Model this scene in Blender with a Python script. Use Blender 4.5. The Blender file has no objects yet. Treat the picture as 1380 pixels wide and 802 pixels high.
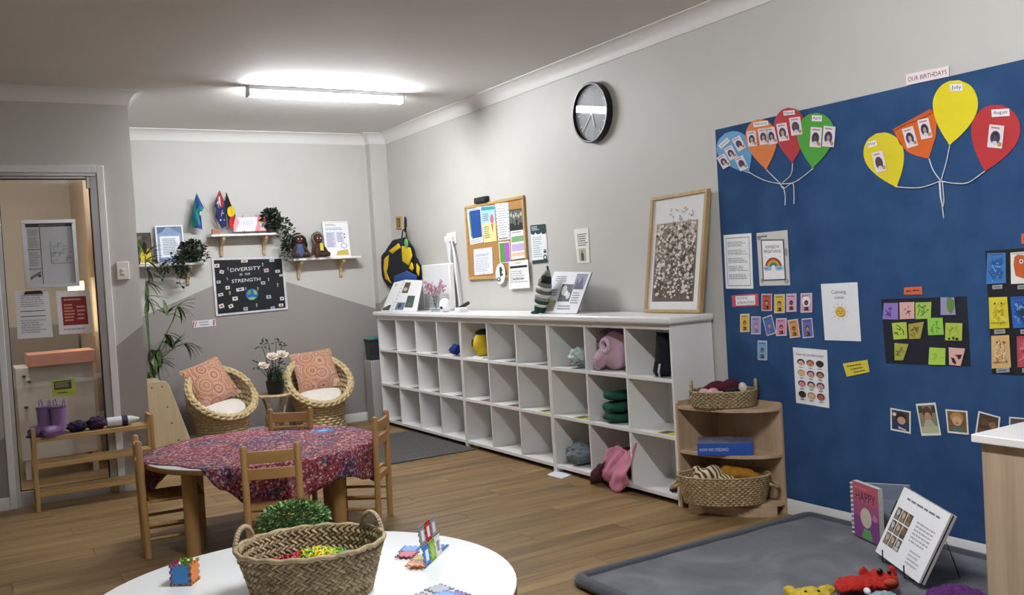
import bpy, bmesh, math, random
from math import sin, cos, pi, radians, sqrt
from mathutils import Vector as V, Matrix as M, noise as NZ
random.seed(7)
S = bpy.context.scene
COL = S.collection
# ------------------------------------------------------------------ camera
F = 1246.11
def _rot(yaw, pitch, roll):
    cy, sy, cp, sp = cos(yaw), sin(yaw), cos(pitch), sin(pitch)
    f = V((sy*cp, cy*cp, sp)); r = V((cy, -sy, 0)); u = r.cross(f)
    return cos(roll)*r + sin(roll)*u, -sin(roll)*r + cos(roll)*u, f
CR, CU, CF = _rot(0.54243991, -0.02839098, -0.05906135)
CAM = V((0, 0, 1.28))
cd = bpy.data.cameras.new('camera'); cam = bpy.data.objects.new('camera', cd); COL.objects.link(cam)
cam.matrix_world = M(((CR.x, CU.x, -CF.x, 0), (CR.y, CU.y, -CF.y, 0), (CR.z, CU.z, -CF.z, 1.28), (0, 0, 0, 1)))
cd.sensor_fit = 'HORIZONTAL'; cd.sensor_width = 36; cd.lens = F/1380*36; cd.clip_start = .05
S.camera = cam
# ------------------------------------------------------------------ world, light level
W = bpy.data.worlds.new('world'); S.world = W; W.use_nodes = True
W.node_tree.nodes['Background'].inputs[0].default_value = (.5, .52, .55, 1)
W.node_tree.nodes['Background'].inputs[1].default_value = .12
LAMP = 178.0          # tube lamps
S.view_settings.view_transform = 'Standard'; S.view_settings.look = 'None'
S.view_settings.exposure = 0.12; S.view_settings.gamma = 1.0; S.view_settings.use_curve_mapping = False
# room: right wall X, back wall Y, entry wall Y, ceiling
XR, YB, YD, ZC, XA = 3.475, 7.93, 6.47, 2.60, 1.055
XL, YF = -2.6, -1.6
def hit(ax, v, x, y):
    d = (x-690)/F*CR - (y-401)/F*CU + CF
    return CAM + d*((v-CAM[ax])/d[ax])
def RW(x, y, off=0): return hit(0, XR-off, x, y)
def BW(x, y, off=0): return hit(1, YB-off, x, y)
def DW(x, y, off=0): return hit(1, YD-off, x, y)
def ZP(z, x, y): return hit(2, z, x, y)
# ------------------------------------------------------------------ materials
def lin(c):
    if isinstance(c, str): c = tuple(int(c[i:i+2], 16)/255 for i in (0, 2, 4))
    return tuple((x/12.92 if x <= .04045 else ((x+.055)/1.055)**2.4) for x in c)+(1,)
def mul(c, k): return tuple(min(1, x*k) for x in c[:3])+(1,)
MC = {}
class NT:
    def __init__(s, name):
        s.m = bpy.data.materials.new(name); s.m.use_nodes = True; s.t = s.m.node_tree
        s.b = s.t.nodes['Principled BSDF']; s.o = s.t.nodes['Material Output']
    def n(s, typ, **kw):
        q = s.t.nodes.new(typ)
        for k, v in kw.items():
            if k.startswith('i_'):
                key = k[2:]; q.inputs[int(key) if key.isdigit() else key.replace('_', ' ')].default_value = v
            else: setattr(q, k, v)
        return q
    def l(s, a, b): s.t.links.new(a, b)
    def ramp(s, fac, stops, interp='LINEAR'):
        r = s.n('ShaderNodeValToRGB'); e = r.color_ramp; e.interpolation = interp
        while len(e.elements) < len(stops): e.elements.new(.5)
        for el, (p, c) in zip(e.elements, stops): el.position = p; el.color = c
        s.l(fac, r.inputs[0]); return r
    def coord(s, scale=(1, 1, 1), rnd=False, kind='Object'):
        tc = s.n('ShaderNodeTexCoord'); out = tc.outputs[kind]
        if rnd:
            oi = s.n('ShaderNodeObjectInfo'); mm = s.n('ShaderNodeMath', operation='MULTIPLY', i_1=57.0); s.l(oi.outputs['Random'], mm.inputs[0])
            va = s.n('ShaderNodeVectorMath', operation='ADD'); s.l(out, va.inputs[0]); s.l(mm.outputs[0], va.inputs[1]); out = va.outputs[0]
        mp = s.n('ShaderNodeMapping'); mp.inputs['Scale'].default_value = scale; s.l(out, mp.inputs[0]); return mp.outputs[0]
    def bump(s, h, st, d=.01):
        b = s.n('ShaderNodeBump', i_Strength=st, i_Distance=d); s.l(h, b.inputs['Height']); s.l(b.outputs[0], s.b.inputs['Normal'])
def mat(c, rough=.6, var=.06, scale=14, bump=0, metal=0, sheen=0, bscale=None, spec=.4):
    key = (str(c), rough, var, scale, bump, metal, sheen, bscale)
    if key in MC: return MC[key]
    t = NT('paint_%s' % (c if isinstance(c, str) else 'mix')); L = lin(c)
    n = t.n('ShaderNodeTexNoise', i_Scale=scale, i_Detail=3.0); t.l(t.coord(), n.inputs['Vector'])
    r = t.ramp(n.outputs[0], [(.25, mul(L, 1-var)), (.75, mul(L, 1+var))]); t.l(r.outputs[0], t.b.inputs['Base Color'])
    t.b.inputs['Roughness'].default_value = rough; t.b.inputs['Metallic'].default_value = metal
    t.b.inputs['Specular IOR Level'].default_value = spec
    if sheen: t.b.inputs['Sheen Weight'].default_value = sheen
    if bump:
        n2 = t.n('ShaderNodeTexNoise', i_Scale=bscale or scale*6, i_Detail=4.0); t.l(t.coord(), n2.inputs['Vector']); t.bump(n2.outputs[0], bump)
    MC[key] = t.m; return t.m
def wood(c1, c2, axis='x', rough=.5, scale=1.0, rnd=False, varb=.12):
    key = ('w', c1, c2, axis, rough, scale, rnd)
    if key in MC: return MC[key]
    t = NT('wood_%s' % c1); a, b = lin(c1), lin(c2)
    sc = [22*scale]*3; sc['xyz'.index(axis)] = 1.6*scale
    n = t.n('ShaderNodeTexNoise', i_Scale=1.0, i_Detail=5.0, i_Distortion=.6); t.l(t.coord(tuple(sc), rnd), n.inputs['Vector'])
    sc2 = [120*scale]*3; sc2['xyz'.index(axis)] = 4*scale
    n2 = t.n('ShaderNodeTexNoise', i_Scale=1.0, i_Detail=3.0); t.l(t.coord(tuple(sc2), rnd), n2.inputs['Vector'])
    mx = t.n('ShaderNodeMath', operation='MULTIPLY_ADD', i_1=.3); t.l(n2.outputs[0], mx.inputs[0]); 
    m7 = t.n('ShaderNodeMath', operation='MULTIPLY', i_1=.7); t.l(n.outputs[0], m7.inputs[0]); t.l(m7.outputs[0], mx.inputs[2])
    r = t.ramp(mx.outputs[0], [(.3, a), (.7, b)]); out = r.outputs[0]
    if rnd:
        oi = t.n('ShaderNodeObjectInfo'); mr = t.n('ShaderNodeMapRange', i_3=1-varb, i_4=1+varb); t.l(oi.outputs['Random'], mr.inputs[0])
        mm = t.n('ShaderNodeMix', data_type='RGBA', blend_type='MULTIPLY', i_0=1.0); t.l(out, mm.inputs[6]); t.l(mr.outputs[0], mm.inputs[7]); out = mm.outputs[2]
    t.l(out, t.b.inputs['Base Color']); t.b.inputs['Roughness'].default_value = rough; t.bump(n2.outputs[0], .08, .002)
    MC[key] = t.m; return t.m
def emit(c, st):
    t = NT('lamp_glow'); t.b.inputs['Base Color'].default_value = lin(c); t.b.inputs['Emission Color'].default_value = lin(c); t.b.inputs['Emission Strength'].default_value = st
    return t.m
def glassy(tint=(1, 1, 1, 1), refl=1.0, rough=.02):
    t = NT('clear_glass'); tr = t.n('ShaderNodeBsdfTransparent', i_0=tint); gl = t.n('ShaderNodeBsdfGlossy', i_Roughness=rough)
    lw = t.n('ShaderNodeLayerWeight', i_0=.5); pw_ = t.n('ShaderNodeMath', operation='POWER', i_1=5.0); t.l(lw.outputs['Facing'], pw_.inputs[0]); mu = t.n('ShaderNodeMath', operation='MULTIPLY_ADD', i_1=.95*refl, i_2=.04*refl); t.l(pw_.outputs[0], mu.inputs[0])
    mx = t.n('ShaderNodeMixShader'); t.l(mu.outputs[0], mx.inputs[0]); t.l(tr.outputs[0], mx.inputs[1]); t.l(gl.outputs[0], mx.inputs[2]); t.l(mx.outputs[0], t.o.inputs[0]); return t.m
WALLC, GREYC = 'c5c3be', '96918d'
def wall_paint(lines):
    """upper light paint, lower grey paint: grey where z lies under every line z = a + b*x"""
    t = NT('wall_paint'); g = t.n('ShaderNodeNewGeometry'); sp = t.n('ShaderNodeSeparateXYZ'); t.l(g.outputs['Position'], sp.inputs[0])
    cur = None
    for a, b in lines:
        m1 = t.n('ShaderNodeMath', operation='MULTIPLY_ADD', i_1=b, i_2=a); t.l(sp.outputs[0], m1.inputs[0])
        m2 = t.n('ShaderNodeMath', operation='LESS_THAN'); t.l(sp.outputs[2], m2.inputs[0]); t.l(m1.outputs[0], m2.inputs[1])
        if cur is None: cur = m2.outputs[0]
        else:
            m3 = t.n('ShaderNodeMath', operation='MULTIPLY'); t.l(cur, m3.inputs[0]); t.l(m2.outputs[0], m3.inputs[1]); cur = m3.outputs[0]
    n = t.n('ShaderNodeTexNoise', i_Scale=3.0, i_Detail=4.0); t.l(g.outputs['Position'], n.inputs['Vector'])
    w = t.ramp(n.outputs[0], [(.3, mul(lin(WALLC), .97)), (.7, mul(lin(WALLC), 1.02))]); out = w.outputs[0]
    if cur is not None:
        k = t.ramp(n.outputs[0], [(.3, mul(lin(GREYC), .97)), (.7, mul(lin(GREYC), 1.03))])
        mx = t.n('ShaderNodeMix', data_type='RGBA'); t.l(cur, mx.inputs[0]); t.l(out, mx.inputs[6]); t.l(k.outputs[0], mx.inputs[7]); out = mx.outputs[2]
    t.l(out, t.b.inputs['Base Color']); t.b.inputs['Roughness'].default_value = .55
    n2 = t.n('ShaderNodeTexNoise', i_Scale=160.0, i_Detail=2.0); t.l(g.outputs['Position'], n2.inputs['Vector']); t.bump(n2.outputs[0], .04, .002); return t.m
# ------------------------------------------------------------------ mesh builder
class MB:
    def __init__(s): s.v = []; s.f = []; s.mi = []; s.cur = 0
    def add(s, vs, fs):
        k = len(s.v); s.v += [V(p) for p in vs]; s.f += [tuple(i+k for i in f) for f in fs]; s.mi += [s.cur]*len(fs); return s
    def box(s, x0, y0, z0, x1, y1, z1):
        return s.add([(x0,y0,z0),(x1,y0,z0),(x1,y1,z0),(x0,y1,z0),(x0,y0,z1),(x1,y0,z1),(x1,y1,z1),(x0,y1,z1)],
                     [(3,2,1,0),(4,5,6,7),(0,1,5,4),(1,2,6,5),(2,3,7,6),(3,0,4,7)])
    def prism(s, pts, vec):
        pts = [V(p) for p in pts]; n = len(pts); vec = V(vec)
        nn = V((0,0,0))
        for i in range(n): nn += pts[i].cross(pts[(i+1) % n])
        if nn.dot(vec) < 0: pts.reverse()
        return s.add(pts+[p+vec for p in pts], [tuple(range(n-1,-1,-1)), tuple(range(n,2*n))]+[(i,(i+1)%n,(i+1)%n+n,i+n) for i in range(n)])
    def poly(s, pts, n=None):
        pts = [V(p) for p in pts]
        if n is not None:
            nn = V((0,0,0))
            for i in range(len(pts)): nn += pts[i].cross(pts[(i+1) % len(pts)])
            if nn.dot(V(n)) < 0: pts.reverse()
        return s.add(pts, [tuple(range(len(pts)))])
    def tube(s, pts, r, n=8, closed=False, cap=True, flat=1.0):
        pts = [V(p) for p in pts]; L = len(pts); vs = []; fs = []; up = None
        for i, p in enumerate(pts):
            a = pts[i-1] if (i or closed) else p; b = pts[(i+1) % L] if (i < L-1 or closed) else p
            t = (b-a).normalized() if (b-a).length > 1e-9 else V((0,0,1))
            if up is None:
                up = V((0,0,1)) if abs(t.z) < .9 else V((1,0,0))
            x = t.cross(up); x = x.normalized() if x.length > 1e-6 else t.orthogonal().normalized(); y = x.cross(t).normalized(); up = y
            rr = r[i] if isinstance(r, (list, tuple)) else r
            vs += [p + x*(rr*cos(2*pi*k/n)) + y*(rr*flat*sin(2*pi*k/n)) for k in range(n)]
        for i in range(L if closed else L-1):
            j = (i+1) % L
            fs += [(i*n+k, i*n+(k+1) % n, j*n+(k+1) % n, j*n+k) for k in range(n)]
        if cap and not closed: fs += [tuple(range(n-1,-1,-1)), tuple((L-1)*n+k for k in range(n))]
        return s.add(vs, fs)
    def cyl(s, p0, p1, r0, r1=None, n=16): return s.tube([p0, p1], [r0, r0 if r1 is None else r1], n)
    def lathe(s, prof, c=(0,0,0), n=24, sx=1, sy=1, capb=True, capt=True, axis=None):
        c = V(c); vs = []; fs = []; L = len(prof); R = axis.to_track_quat('Z','Y').to_matrix() if axis is not None else None
        for r, z in prof:
            for k in range(n):
                p = V((r*sx*cos(2*pi*k/n), r*sy*sin(2*pi*k/n), z)); vs.append(c + (R @ p if R else p))
        for i in range(L-1): fs += [(i*n+k, i*n+(k+1) % n, (i+1)*n+(k+1) % n, (i+1)*n+k) for k in range(n)]
        if capb: fs.append(tuple(range(n-1,-1,-1)))
        if capt: fs.append(tuple((L-1)*n+k for k in range(n)))
        return s.add(vs, fs)
    def ell(s, c, r, n=16, m=10, rot=None, fn=None):
        c = V(c); r = (r,)*3 if isinstance(r, (int, float)) else r; vs = []; fs = []
        for i in range(m+1):
            th = pi*i/m
            for k in range(n):
                p = V((sin(th)*cos(2*pi*k/n), sin(th)*sin(2*pi*k/n), -cos(th)))
                q = V((p.x*r[0], p.y*r[1], p.z*r[2]))
                if fn: q = q*fn(p)
                if rot: q = rot @ q
                vs.append(c+q)
        for i in range(m): fs += [(i*n+k, i*n+(k+1) % n, (i+1)*n+(k+1) % n, (i+1)*n+k) for k in range(n)]
        return s.add(vs, fs)
    def xf(s, mtx, start=0):
        for i in range(start, len(s.v)): s.v[i] = mtx @ s.v[i]
        return s
    def jitter(s, amp, scale, start=0):
        for i in range(start, len(s.v)):
            p = s.v[i]; s.v[i] = p + NZ.noise_vector(p*scale)*amp
        return s
    def mesh(s, name, mats, origin=(0,0,0), smooth=False):
        o = V(origin); me = bpy.data.meshes.new(name); me.from_pydata([tuple(p-o) for p in s.v], [], s.f)
        for m in (mats if isinstance(mats, (list, tuple)) else [mats]): me.materials.append(m)
        if any(s.mi): me.polygons.foreach_set('material_index', s.mi)
        if smooth:
            me.polygons.foreach_set('use_smooth', [True]*len(s.f)); me.update()
            if smooth is not True: me.set_sharp_from_angle(angle=smooth)
        me.update(); return me
    def build(s, name, mats, parent=None, origin=(0,0,0), smooth=.7, bevel=0, sub=0, remesh=0, solid=0):
        ob = bpy.data.objects.new(name, s.mesh(name, mats, origin, smooth)); COL.objects.link(ob)
        if parent is not None: ob.parent = parent
        if s is not None and parent is None: ob.location = V(origin)
        if bevel: b = ob.modifiers.new('edge', 'BEVEL'); b.width = bevel; b.segments = 2; b.limit_method = 'ANGLE'
        if solid: q = ob.modifiers.new('thick', 'SOLIDIFY'); q.thickness = solid; q.offset = 0
        if remesh:
            q = ob.modifiers.new('skin', 'REMESH'); q.mode = 'VOXEL'; q.voxel_size = remesh; q.use_smooth_shade = True
            q = ob.modifiers.new('soft', 'SMOOTH'); q.iterations = 3; q.factor = .5
        if sub: q = ob.modifiers.new('round', 'SUBSURF'); q.levels = sub; q.render_levels = sub
        return ob
    def base(s):
        xs = [p.x for p in s.v]; ys = [p.y for p in s.v]; zs = [p.z for p in s.v]
        return V(((min(xs)+max(xs))/2, (min(ys)+max(ys))/2, min(zs)))
def tag(o, label=None, cat=None, group=None, kind=None):
    if label: o['label'] = label
    if cat: o['category'] = cat
    if group: o['group'] = group
    if kind: o['kind'] = kind
    return o
def thing(name, label, cat, loc=(0,0,0), rz=0, group=None):
    o = bpy.data.objects.new(name, None); COL.objects.link(o); o.location = loc; o.rotation_euler = (0,0,rz); o.empty_display_size = .05
    return tag(o, label, cat, group)
def single(mb, name, mats, label, cat, group=None, **kw):
    return tag(mb.build(name, mats, None, mb.base(), **kw), label, cat, group)
def struct(mb, name, mats, parent=None, **kw):
    o = mb.build(name, mats, parent, **kw)
    if parent is None: o['kind'] = 'structure'
    return o
KIDS = {}
def copy_tree(o, parent=None):
    c = o.copy(); COL.objects.link(c); c.parent = parent
    for ch in list(o.children): copy_tree(ch, c)
    return c
# text as flat mesh
TX = {}
def text_mesh(txt):
    if txt in TX: return TX[txt]
    cu = bpy.data.curves.new('txt', 'FONT'); cu.body = txt; cu.resolution_u = 3; ob = bpy.data.objects.new('txt', cu); COL.objects.link(ob)
    me = bpy.data.meshes.new_from_object(ob.evaluated_get(bpy.context.evaluated_depsgraph_get()))
    vs = [v.co.copy() for v in me.vertices]; fs = [tuple(p.vertices) for p in me.polygons]
    bpy.data.objects.remove(ob); bpy.data.curves.remove(cu); bpy.data.meshes.remove(me)
    x0 = min(v.x for v in vs); x1 = max(v.x for v in vs); y0 = min(v.y for v in vs); y1 = max(v.y for v in vs)
    TX[txt] = ([((v.x-x0)/(x1-x0), 1-(v.y-y0)/(y1-y0)) for v in vs], fs); return TX[txt]
class Card:
    """a flat sheet with corners TL, TR, BR, BL in space; pt(s, t, d): s to the right, t down, d proud of the sheet"""
    def __init__(s, tl, tr, br, bl, n):
        s.c = [V(p) for p in (tl, tr, br, bl)]; s.n = V(n).normalized(); s.o = sum(s.c, V((0,0,0)))/4
    def pt(s, a, b, d=0):
        tl, tr, br, bl = s.c; return (tl*(1-a)+tr*a)*(1-b)+(bl*(1-a)+br*a)*b + s.n*d
def prints(card, spec, parent, d0, origin, name='print'):
    mb = MB(); mats = []; lut = {}; d = d0; step = min(.00012, .004/max(1, len(spec)))
    def use(c):
        if c not in lut: lut[c] = len(mats); mats.append(c if not isinstance(c, str) else mat(c, .65, .05, 40))
        mb.cur = lut[c]
    for sp in spec:
        k, c = sp[0], sp[1]; use(c); d += step
        if k == 'r': s0, t0, s1, t1 = sp[2:6]; mb.poly([card.pt(*q, d) for q in ((s0,t0),(s1,t0),(s1,t1),(s0,t1))], card.n)
        elif k == 'p': mb.poly([card.pt(*q, d) for q in sp[2]], card.n)
        elif k == 'e':
            cs, ct, rs, rt = sp[2:6]; a0, a1 = (sp[6] if len(sp) > 6 else (0, 360))
            N = 18; mb.poly([card.pt(cs+rs*cos(radians(a0+(a1-a0)*i/N)), ct-rt*sin(radians(a0+(a1-a0)*i/N)), d) for i in range(N+(1 if a1-a0 < 360 else 0))], card.n)
        elif k == 'l':
            s0, t0, s1, t1, nl = sp[2:7]; h = (t1-t0)/nl
            for i in range(nl):
                a = s0; e = s0+(s1-s0)*random.uniform(.7, 1)
                while a < e-.01:
                    w = min(random.uniform(.06, .2)*(s1-s0), e-a); mb.poly([card.pt(*q, d) for q in ((a,t0+h*(i+.25)),(a+w,t0+h*(i+.25)),(a+w,t0+h*(i+.68)),(a,t0+h*(i+.68)))], card.n); a += w+.025*(s1-s0)
        elif k == 't':
            s0, t0, s1, t1 = sp[3:7]; vs, fs = text_mesh(sp[2])
            pts = [card.pt(s0+(s1-s0)*x, t0+(t1-t0)*y, d) for x, y in vs]
            if fs:
                f = fs[0]; nn = V((0,0,0))
                for i in range(len(f)): nn += (pts[f[i]]-card.o).cross(pts[f[(i+1) % len(f)]]-card.o)
                if nn.dot(card.n) < 0: fs = [tuple(reversed(f)) for f in fs]
            mb.add(pts, fs)
    ob = mb.build(name, mats, parent, origin, smooth=False); return ob
def sheet(name, c, card, label, cat, spec=(), th=.001, group=None, m=None, parent=None, off=.0015, lift=None, rough=.7):
    """paper or board; a top-level thing, or a part when parent is given"""
    mb = MB(); q = [card.pt(0,0,off), card.pt(1,0,off), card.pt(1,1,off), card.pt(0,1,off)]
    mb.prism(q, card.n*th); o0 = card.o if parent is None else V(parent.get('_o', (0,0,0)))
    ob = mb.build(name, m or mat(c, rough, .02, 30), parent, o0, smooth=False)
    if parent is None: tag(ob, label, cat, group); 
    ob['_o'] = tuple(o0)
    if spec: prints(card, spec, ob, off+th+.0002, o0)
    return ob
def rcard(px, off=0):   # a sheet on the right wall from photo corners TL TR BR BL
    return Card(*[RW(x, y, off) for x, y in px], (-1,0,0))
def bcard(px, off=0): return Card(*[BW(x, y, off) for x, y in px], (0,-1,0))
def dcard(px, off=0): return Card(*[DW(x, y, off) for x, y in px], (0,-1,0))
def zo(px, ox, oy, k): return [(ox+x*k, oy+y*k) for x, y in px]
def rc(x0, y0, x1, y1, sh=0): return [(x0, y0), (x1, y0-sh), (x1, y1-sh), (x0, y1)]
# ================================================================== SETTING
white = mat('eceae6', .45, .02, 6)
trimw = mat('dddcda', .4, .02, 5)
def floor_mat():
    t = NT('oak_vinyl'); co = t.coord((1.3, 16, 16), True)
    n = t.n('ShaderNodeTexNoise', i_Scale=1.0, i_Detail=6.0, i_Distortion=.8); t.l(co, n.inputs['Vector'])
    n2 = t.n('ShaderNodeTexNoise', i_Scale=1.0, i_Detail=3.0); t.l(t.coord((5, 140, 140), True), n2.inputs['Vector'])
    r = t.ramp(n.outputs[0], [(.28, lin('6d563a')), (.5, lin('8d7149')), (.72, lin('a58a60'))])
    oi = t.n('ShaderNodeObjectInfo'); mr = t.n('ShaderNodeMapRange', i_3=.86, i_4=1.1); t.l(oi.outputs['Random'], mr.inputs[0])
    mm = t.n('ShaderNodeMix', data_type='RGBA', blend_type='MULTIPLY', i_0=1.0); t.l(r.outputs[0], mm.inputs[6]); t.l(mr.outputs[0], mm.inputs[7])
    r2 = t.ramp(n2.outputs[0], [(.35, (.8,.8,.8,1)), (.6, (1,1,1,1))])
    m2 = t.n('ShaderNodeMix', data_type='RGBA', blend_type='MULTIPLY', i_0=.8); t.l(mm.outputs[2], m2.inputs[6]); t.l(r2.outputs[0], m2.inputs[7])
    t.l(m2.outputs[2], t.b.inputs['Base Color']); t.b.inputs['Roughness'].default_value = .46; t.bump(n2.outputs[0], .1, .002); return t.m
FM = floor_mat()
fl = MB().box(XL-.1, YF-.1, -.12, XR+.1, 9.1, -.004); floor = struct(fl, 'floor', FM, smooth=False)
pl_cache = {}; pw, pl = .182, 1.24; row = 0; y = YF
while y < YB-.01:
    w = min(pw, YB-y); x = XL - (row*.43 % pl); row += 1
    while x < XR-.01:
        a, b = max(x, XL), min(x+pl, XR); x += pl
        if y > YD-.02 and b <= XA: continue
        if y > YD-.02: a = max(a, XA)
        if b-a < .05: continue
        key = (round(b-a, 2), round(w, 3))
        if key not in pl_cache:
            L, Wd = key; g = .0011; pl_cache[key] = MB().box(g, g, -.004, L-g, Wd-g, 0).mesh('plank', FM)
        o = bpy.data.objects.new('plank', pl_cache[key]); COL.objects.link(o); o.parent = floor; o.location = (a, y, 0)
    y += pw
ceil = struct(MB().box(XL-.1, YF-.1, ZC, XR+.1, 9.1, ZC+.1), 'ceiling', mat('dddbd8', .8, .015, 3), smooth=False)
WP0 = wall_paint([])
struct(MB().box(XR, YF-.1, 0, XR+.1, 9.1, ZC), 'wall_right', WP0, smooth=False)
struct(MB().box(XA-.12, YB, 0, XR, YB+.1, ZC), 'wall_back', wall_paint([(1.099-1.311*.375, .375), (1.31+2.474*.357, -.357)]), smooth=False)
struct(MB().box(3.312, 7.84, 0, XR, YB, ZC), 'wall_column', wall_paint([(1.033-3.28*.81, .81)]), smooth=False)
struct(MB().box(XA-.12, YD+.12, 0, XA, YB, ZC), 'wall_alcove', wall_paint([(1.0, 0)]), smooth=False)
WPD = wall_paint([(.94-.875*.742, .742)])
mb = MB(); mb.box(XL, YD, 0, .215, YD+.12, ZC); mb.box(.879, YD, 0, XA, YD+.12, ZC); mb.box(.215, YD, 2.115, .879, YD+.12, ZC)
struct(mb, 'wall_entry', WPD, smooth=False)
struct(MB().box(XL-.1, YF-.1, 0, XL, 9.1, ZC), 'wall_left', WP0, smooth=False)
struct(MB().box(XL, YF-.1, 0, XR, YF, ZC), 'wall_front', WP0, smooth=False)
# corridor behind the glass door
cream = mat('d3c6b4', .6, .03, 3)
struct(MB().box(-1.2, 9.0, 0, XA-.12, 9.1, ZC), 'wall_corridor', wall_paint([(1.05, 0)]), smooth=False)
struct(MB().box(-1.3, YD+.12, 0, -1.2, 9.1, ZC), 'wall_corridor_side', cream, smooth=False)
struct(MB().box(XA-.12, YB+.1, 0, XA-.02, 9.1, ZC), 'wall_corridor_end', cream, smooth=False)
def trim_run(path, prof, name, m, closed=True):
    n = len(path); P2 = [V((x, y, 0)) for x, y in path]; k = 0
    def nl(i): d = (P2[(i+1) % n]-P2[i]).normalized(); return V((-d.y, d.x, 0))
    out = []
    for i in range(n if closed else n-1):
        j = (i+1) % n; a, b = P2[i], P2[j]; nn = nl(i)
        def mit(p, m1, m2): return (m1+m2)/(1+m1.dot(m2))
        ma = mit(a, nl(i-1), nn) if (closed or i) else nn; mz = mit(b, nn, nl(j)) if (closed or j < n-1) else nn
        vs = [a+ma*d+V((0,0,z)) for d, z in prof]+[b+mz*d+V((0,0,z)) for d, z in prof]; L = len(prof)
        fs = [(q, (q+1) % L, (q+1) % L+L, q+L) for q in range(L)]+[tuple(range(L-1,-1,-1)), tuple(range(L, 2*L))]
        mb = MB().add(vs, fs); mm = mb.mesh('t', m); bm = bmesh.new(); bm.from_mesh(mm); bmesh.ops.recalc_face_normals(bm, faces=bm.faces); bm.to_mesh(mm); bm.free()
        k += 1; o = bpy.data.objects.new(name(k), mm); COL.objects.link(o); o['kind'] = 'structure'
        mm.polygons.foreach_set('use_smooth', [True]*len(mm.polygons)); mm.update(); mm.set_sharp_from_angle(angle=.5); out.append(o)
    return out
room = [(XR, YF), (XR, 7.84), (3.312, 7.84), (3.312, YB), (XA, YB), (XA, YD), (XL, YD), (XL, YF)]
cove = [(0, ZC-.001), (0, ZC-.091), (.007, ZC-.091)] + [(.085-.075*cos(a), ZC-.083+.075*sin(a)) for a in [radians(x) for x in range(0, 91, 15)]] + [(.091, ZC-.008), (.091, ZC-.001)]
trim_run(room, cove, lambda k: 'trim_%d' % k, mat('e0dedb', .5, .015, 4))
bb = [(0, 0), (.012, 0), (.012, .068), (.008, .076), (0, .076)]
sides = ['right', 'column', 'column_side', 'back', 'alcove', 'entry']
trim_run([(XR, YF), (XR, 7.84), (3.312, 7.84), (3.312, YB), (XA, YB), (XA, YD), (.879, YD)], bb, lambda k: 'baseboard_'+sides[k-1], trimw, False)
trim_run([(.215, YD), (XL, YD), (XL, YF)], bb, lambda k: 'baseboard_'+('entry_left', 'left')[k-1], trimw, False)
trim_run([(XA-.12, 9.0), (-1.2, 9.0)], bb, lambda k: 'baseboard_corridor', trimw, False)
# glass door
dr = bpy.data.objects.new('door_1', None); COL.objects.link(dr); dr.location = (.547, YD, 0); dr['kind'] = 'structure'
do = (.547, YD, 0); alu = mat('b9b8b8', .35, .03, 10, metal=.35); blk = mat('1b1b1c', .5, .1)
casing = MB().box(.215, YD-.016, 0, .252, YD+.12, 2.115); casing.box(.836, YD-.016, 0, .879, YD+.12, 2.115); casing.box(.252, YD-.016, 2.068, .836, YD+.12, 2.115); casing.build('door_casing', trimw, dr, do, bevel=.003)
fr = MB().box(.252, YD+.005, 0, .277, YD+.075, 2.068); fr.box(.795, YD+.005, 0, .836, YD+.075, 2.068); fr.box(.277, YD+.005, 0, .795, YD+.075, .092); fr.build('door_frame', alu, dr, do, bevel=.002)
tk = MB().box(.277, YD-.004, 2.048, .836, YD+.075, 2.068); tk.box(.277, YD+.015, 2.033, .795, YD+.06, 2.048); tk.build('sliding_track', mat('a2a1a1', .3, .03, 10, metal=.5), dr, do, bevel=.002)
gk = MB().box(.277, YD+.028, .092, .283, YD+.045, 2.033); gk.box(.789, YD+.028, .092, .795, YD+.045, 2.033); gk.box(.283, YD+.028, .092, .789, YD+.045, .097); gk.box(.283, YD+.028, 2.028, .789, YD+.045, 2.033); gk.build('gasket', blk, dr, do)
MB().box(.283, YD+.033, .097, .789, YD+.039, 2.028).build('pane', glassy((.93,.94,.94,1), 1.6), dr, do)
MB().box(.774, YD+.0, 1.97, .80, YD+.03, 2.045).build('roller_bracket', alu, dr, do, bevel=.003)
# light switch
sw = [(156, 353.5), (173, 352.5), (175, 376.5), (158, 377.5)]
lsw = sheet('light_switch', 'dfdcd2', dcard(sw), 'cream double light switch on grey wall beside glass door', 'light switch', th=.012, rough=.35)
lsw.modifiers.new('e', 'BEVEL').width = .003
for t0 in (.36, .56):
    c = dcard(sw); sheet('rocker', 'efece4', Card(c.pt(.35,t0,.0125), c.pt(.65,t0,.0125), c.pt(.65,t0+.12,.0125), c.pt(.35,t0+.12,.0125), c.n), None, None, th=.004, parent=lsw)
# ceiling tube lamps
def batten(x0, x1, y, label, power=LAMP, turn=0, at=None):
    r = thing('ceiling_tube_lamp', label, 'ceiling light', ((x0+x1)/2, y, ZC-.072)); o = r.location.copy(); r.rotation_euler.z = turn
    if at: r.location = at+(ZC-.072,)
    b = MB().box(x0, y-.038, ZC-.032, x1, y+.038, ZC-.0005); b.build('lamp_body', mat('d9dde0', .4, .02), r, o, bevel=.004)
    pr = [(-.036, ZC-.0325)]+[(-.036*cos(a), ZC-.046-.026*sin(a)) for a in [radians(q) for q in range(0, 181, 20)]]+[(.036, ZC-.0325)]
    d = MB().prism([(x0+.012, y+p, z) for p, z in pr], (x1-x0-.024, 0, 0)); d.build('diffuser', emit((.975, .985, 1.0), power), r, o)
    e = MB().box(x0, y-.038, ZC-.073, x0+.012, y+.038, ZC-.0325); e.build('end_cap', mat('b7bbbf', .4, .02), r, o)
    e = MB().box(x1-.012, y-.038, ZC-.073, x1, y+.038, ZC-.0325); e.build('end_cap', mat('b7bbbf', .4, .02), r, o)
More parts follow.
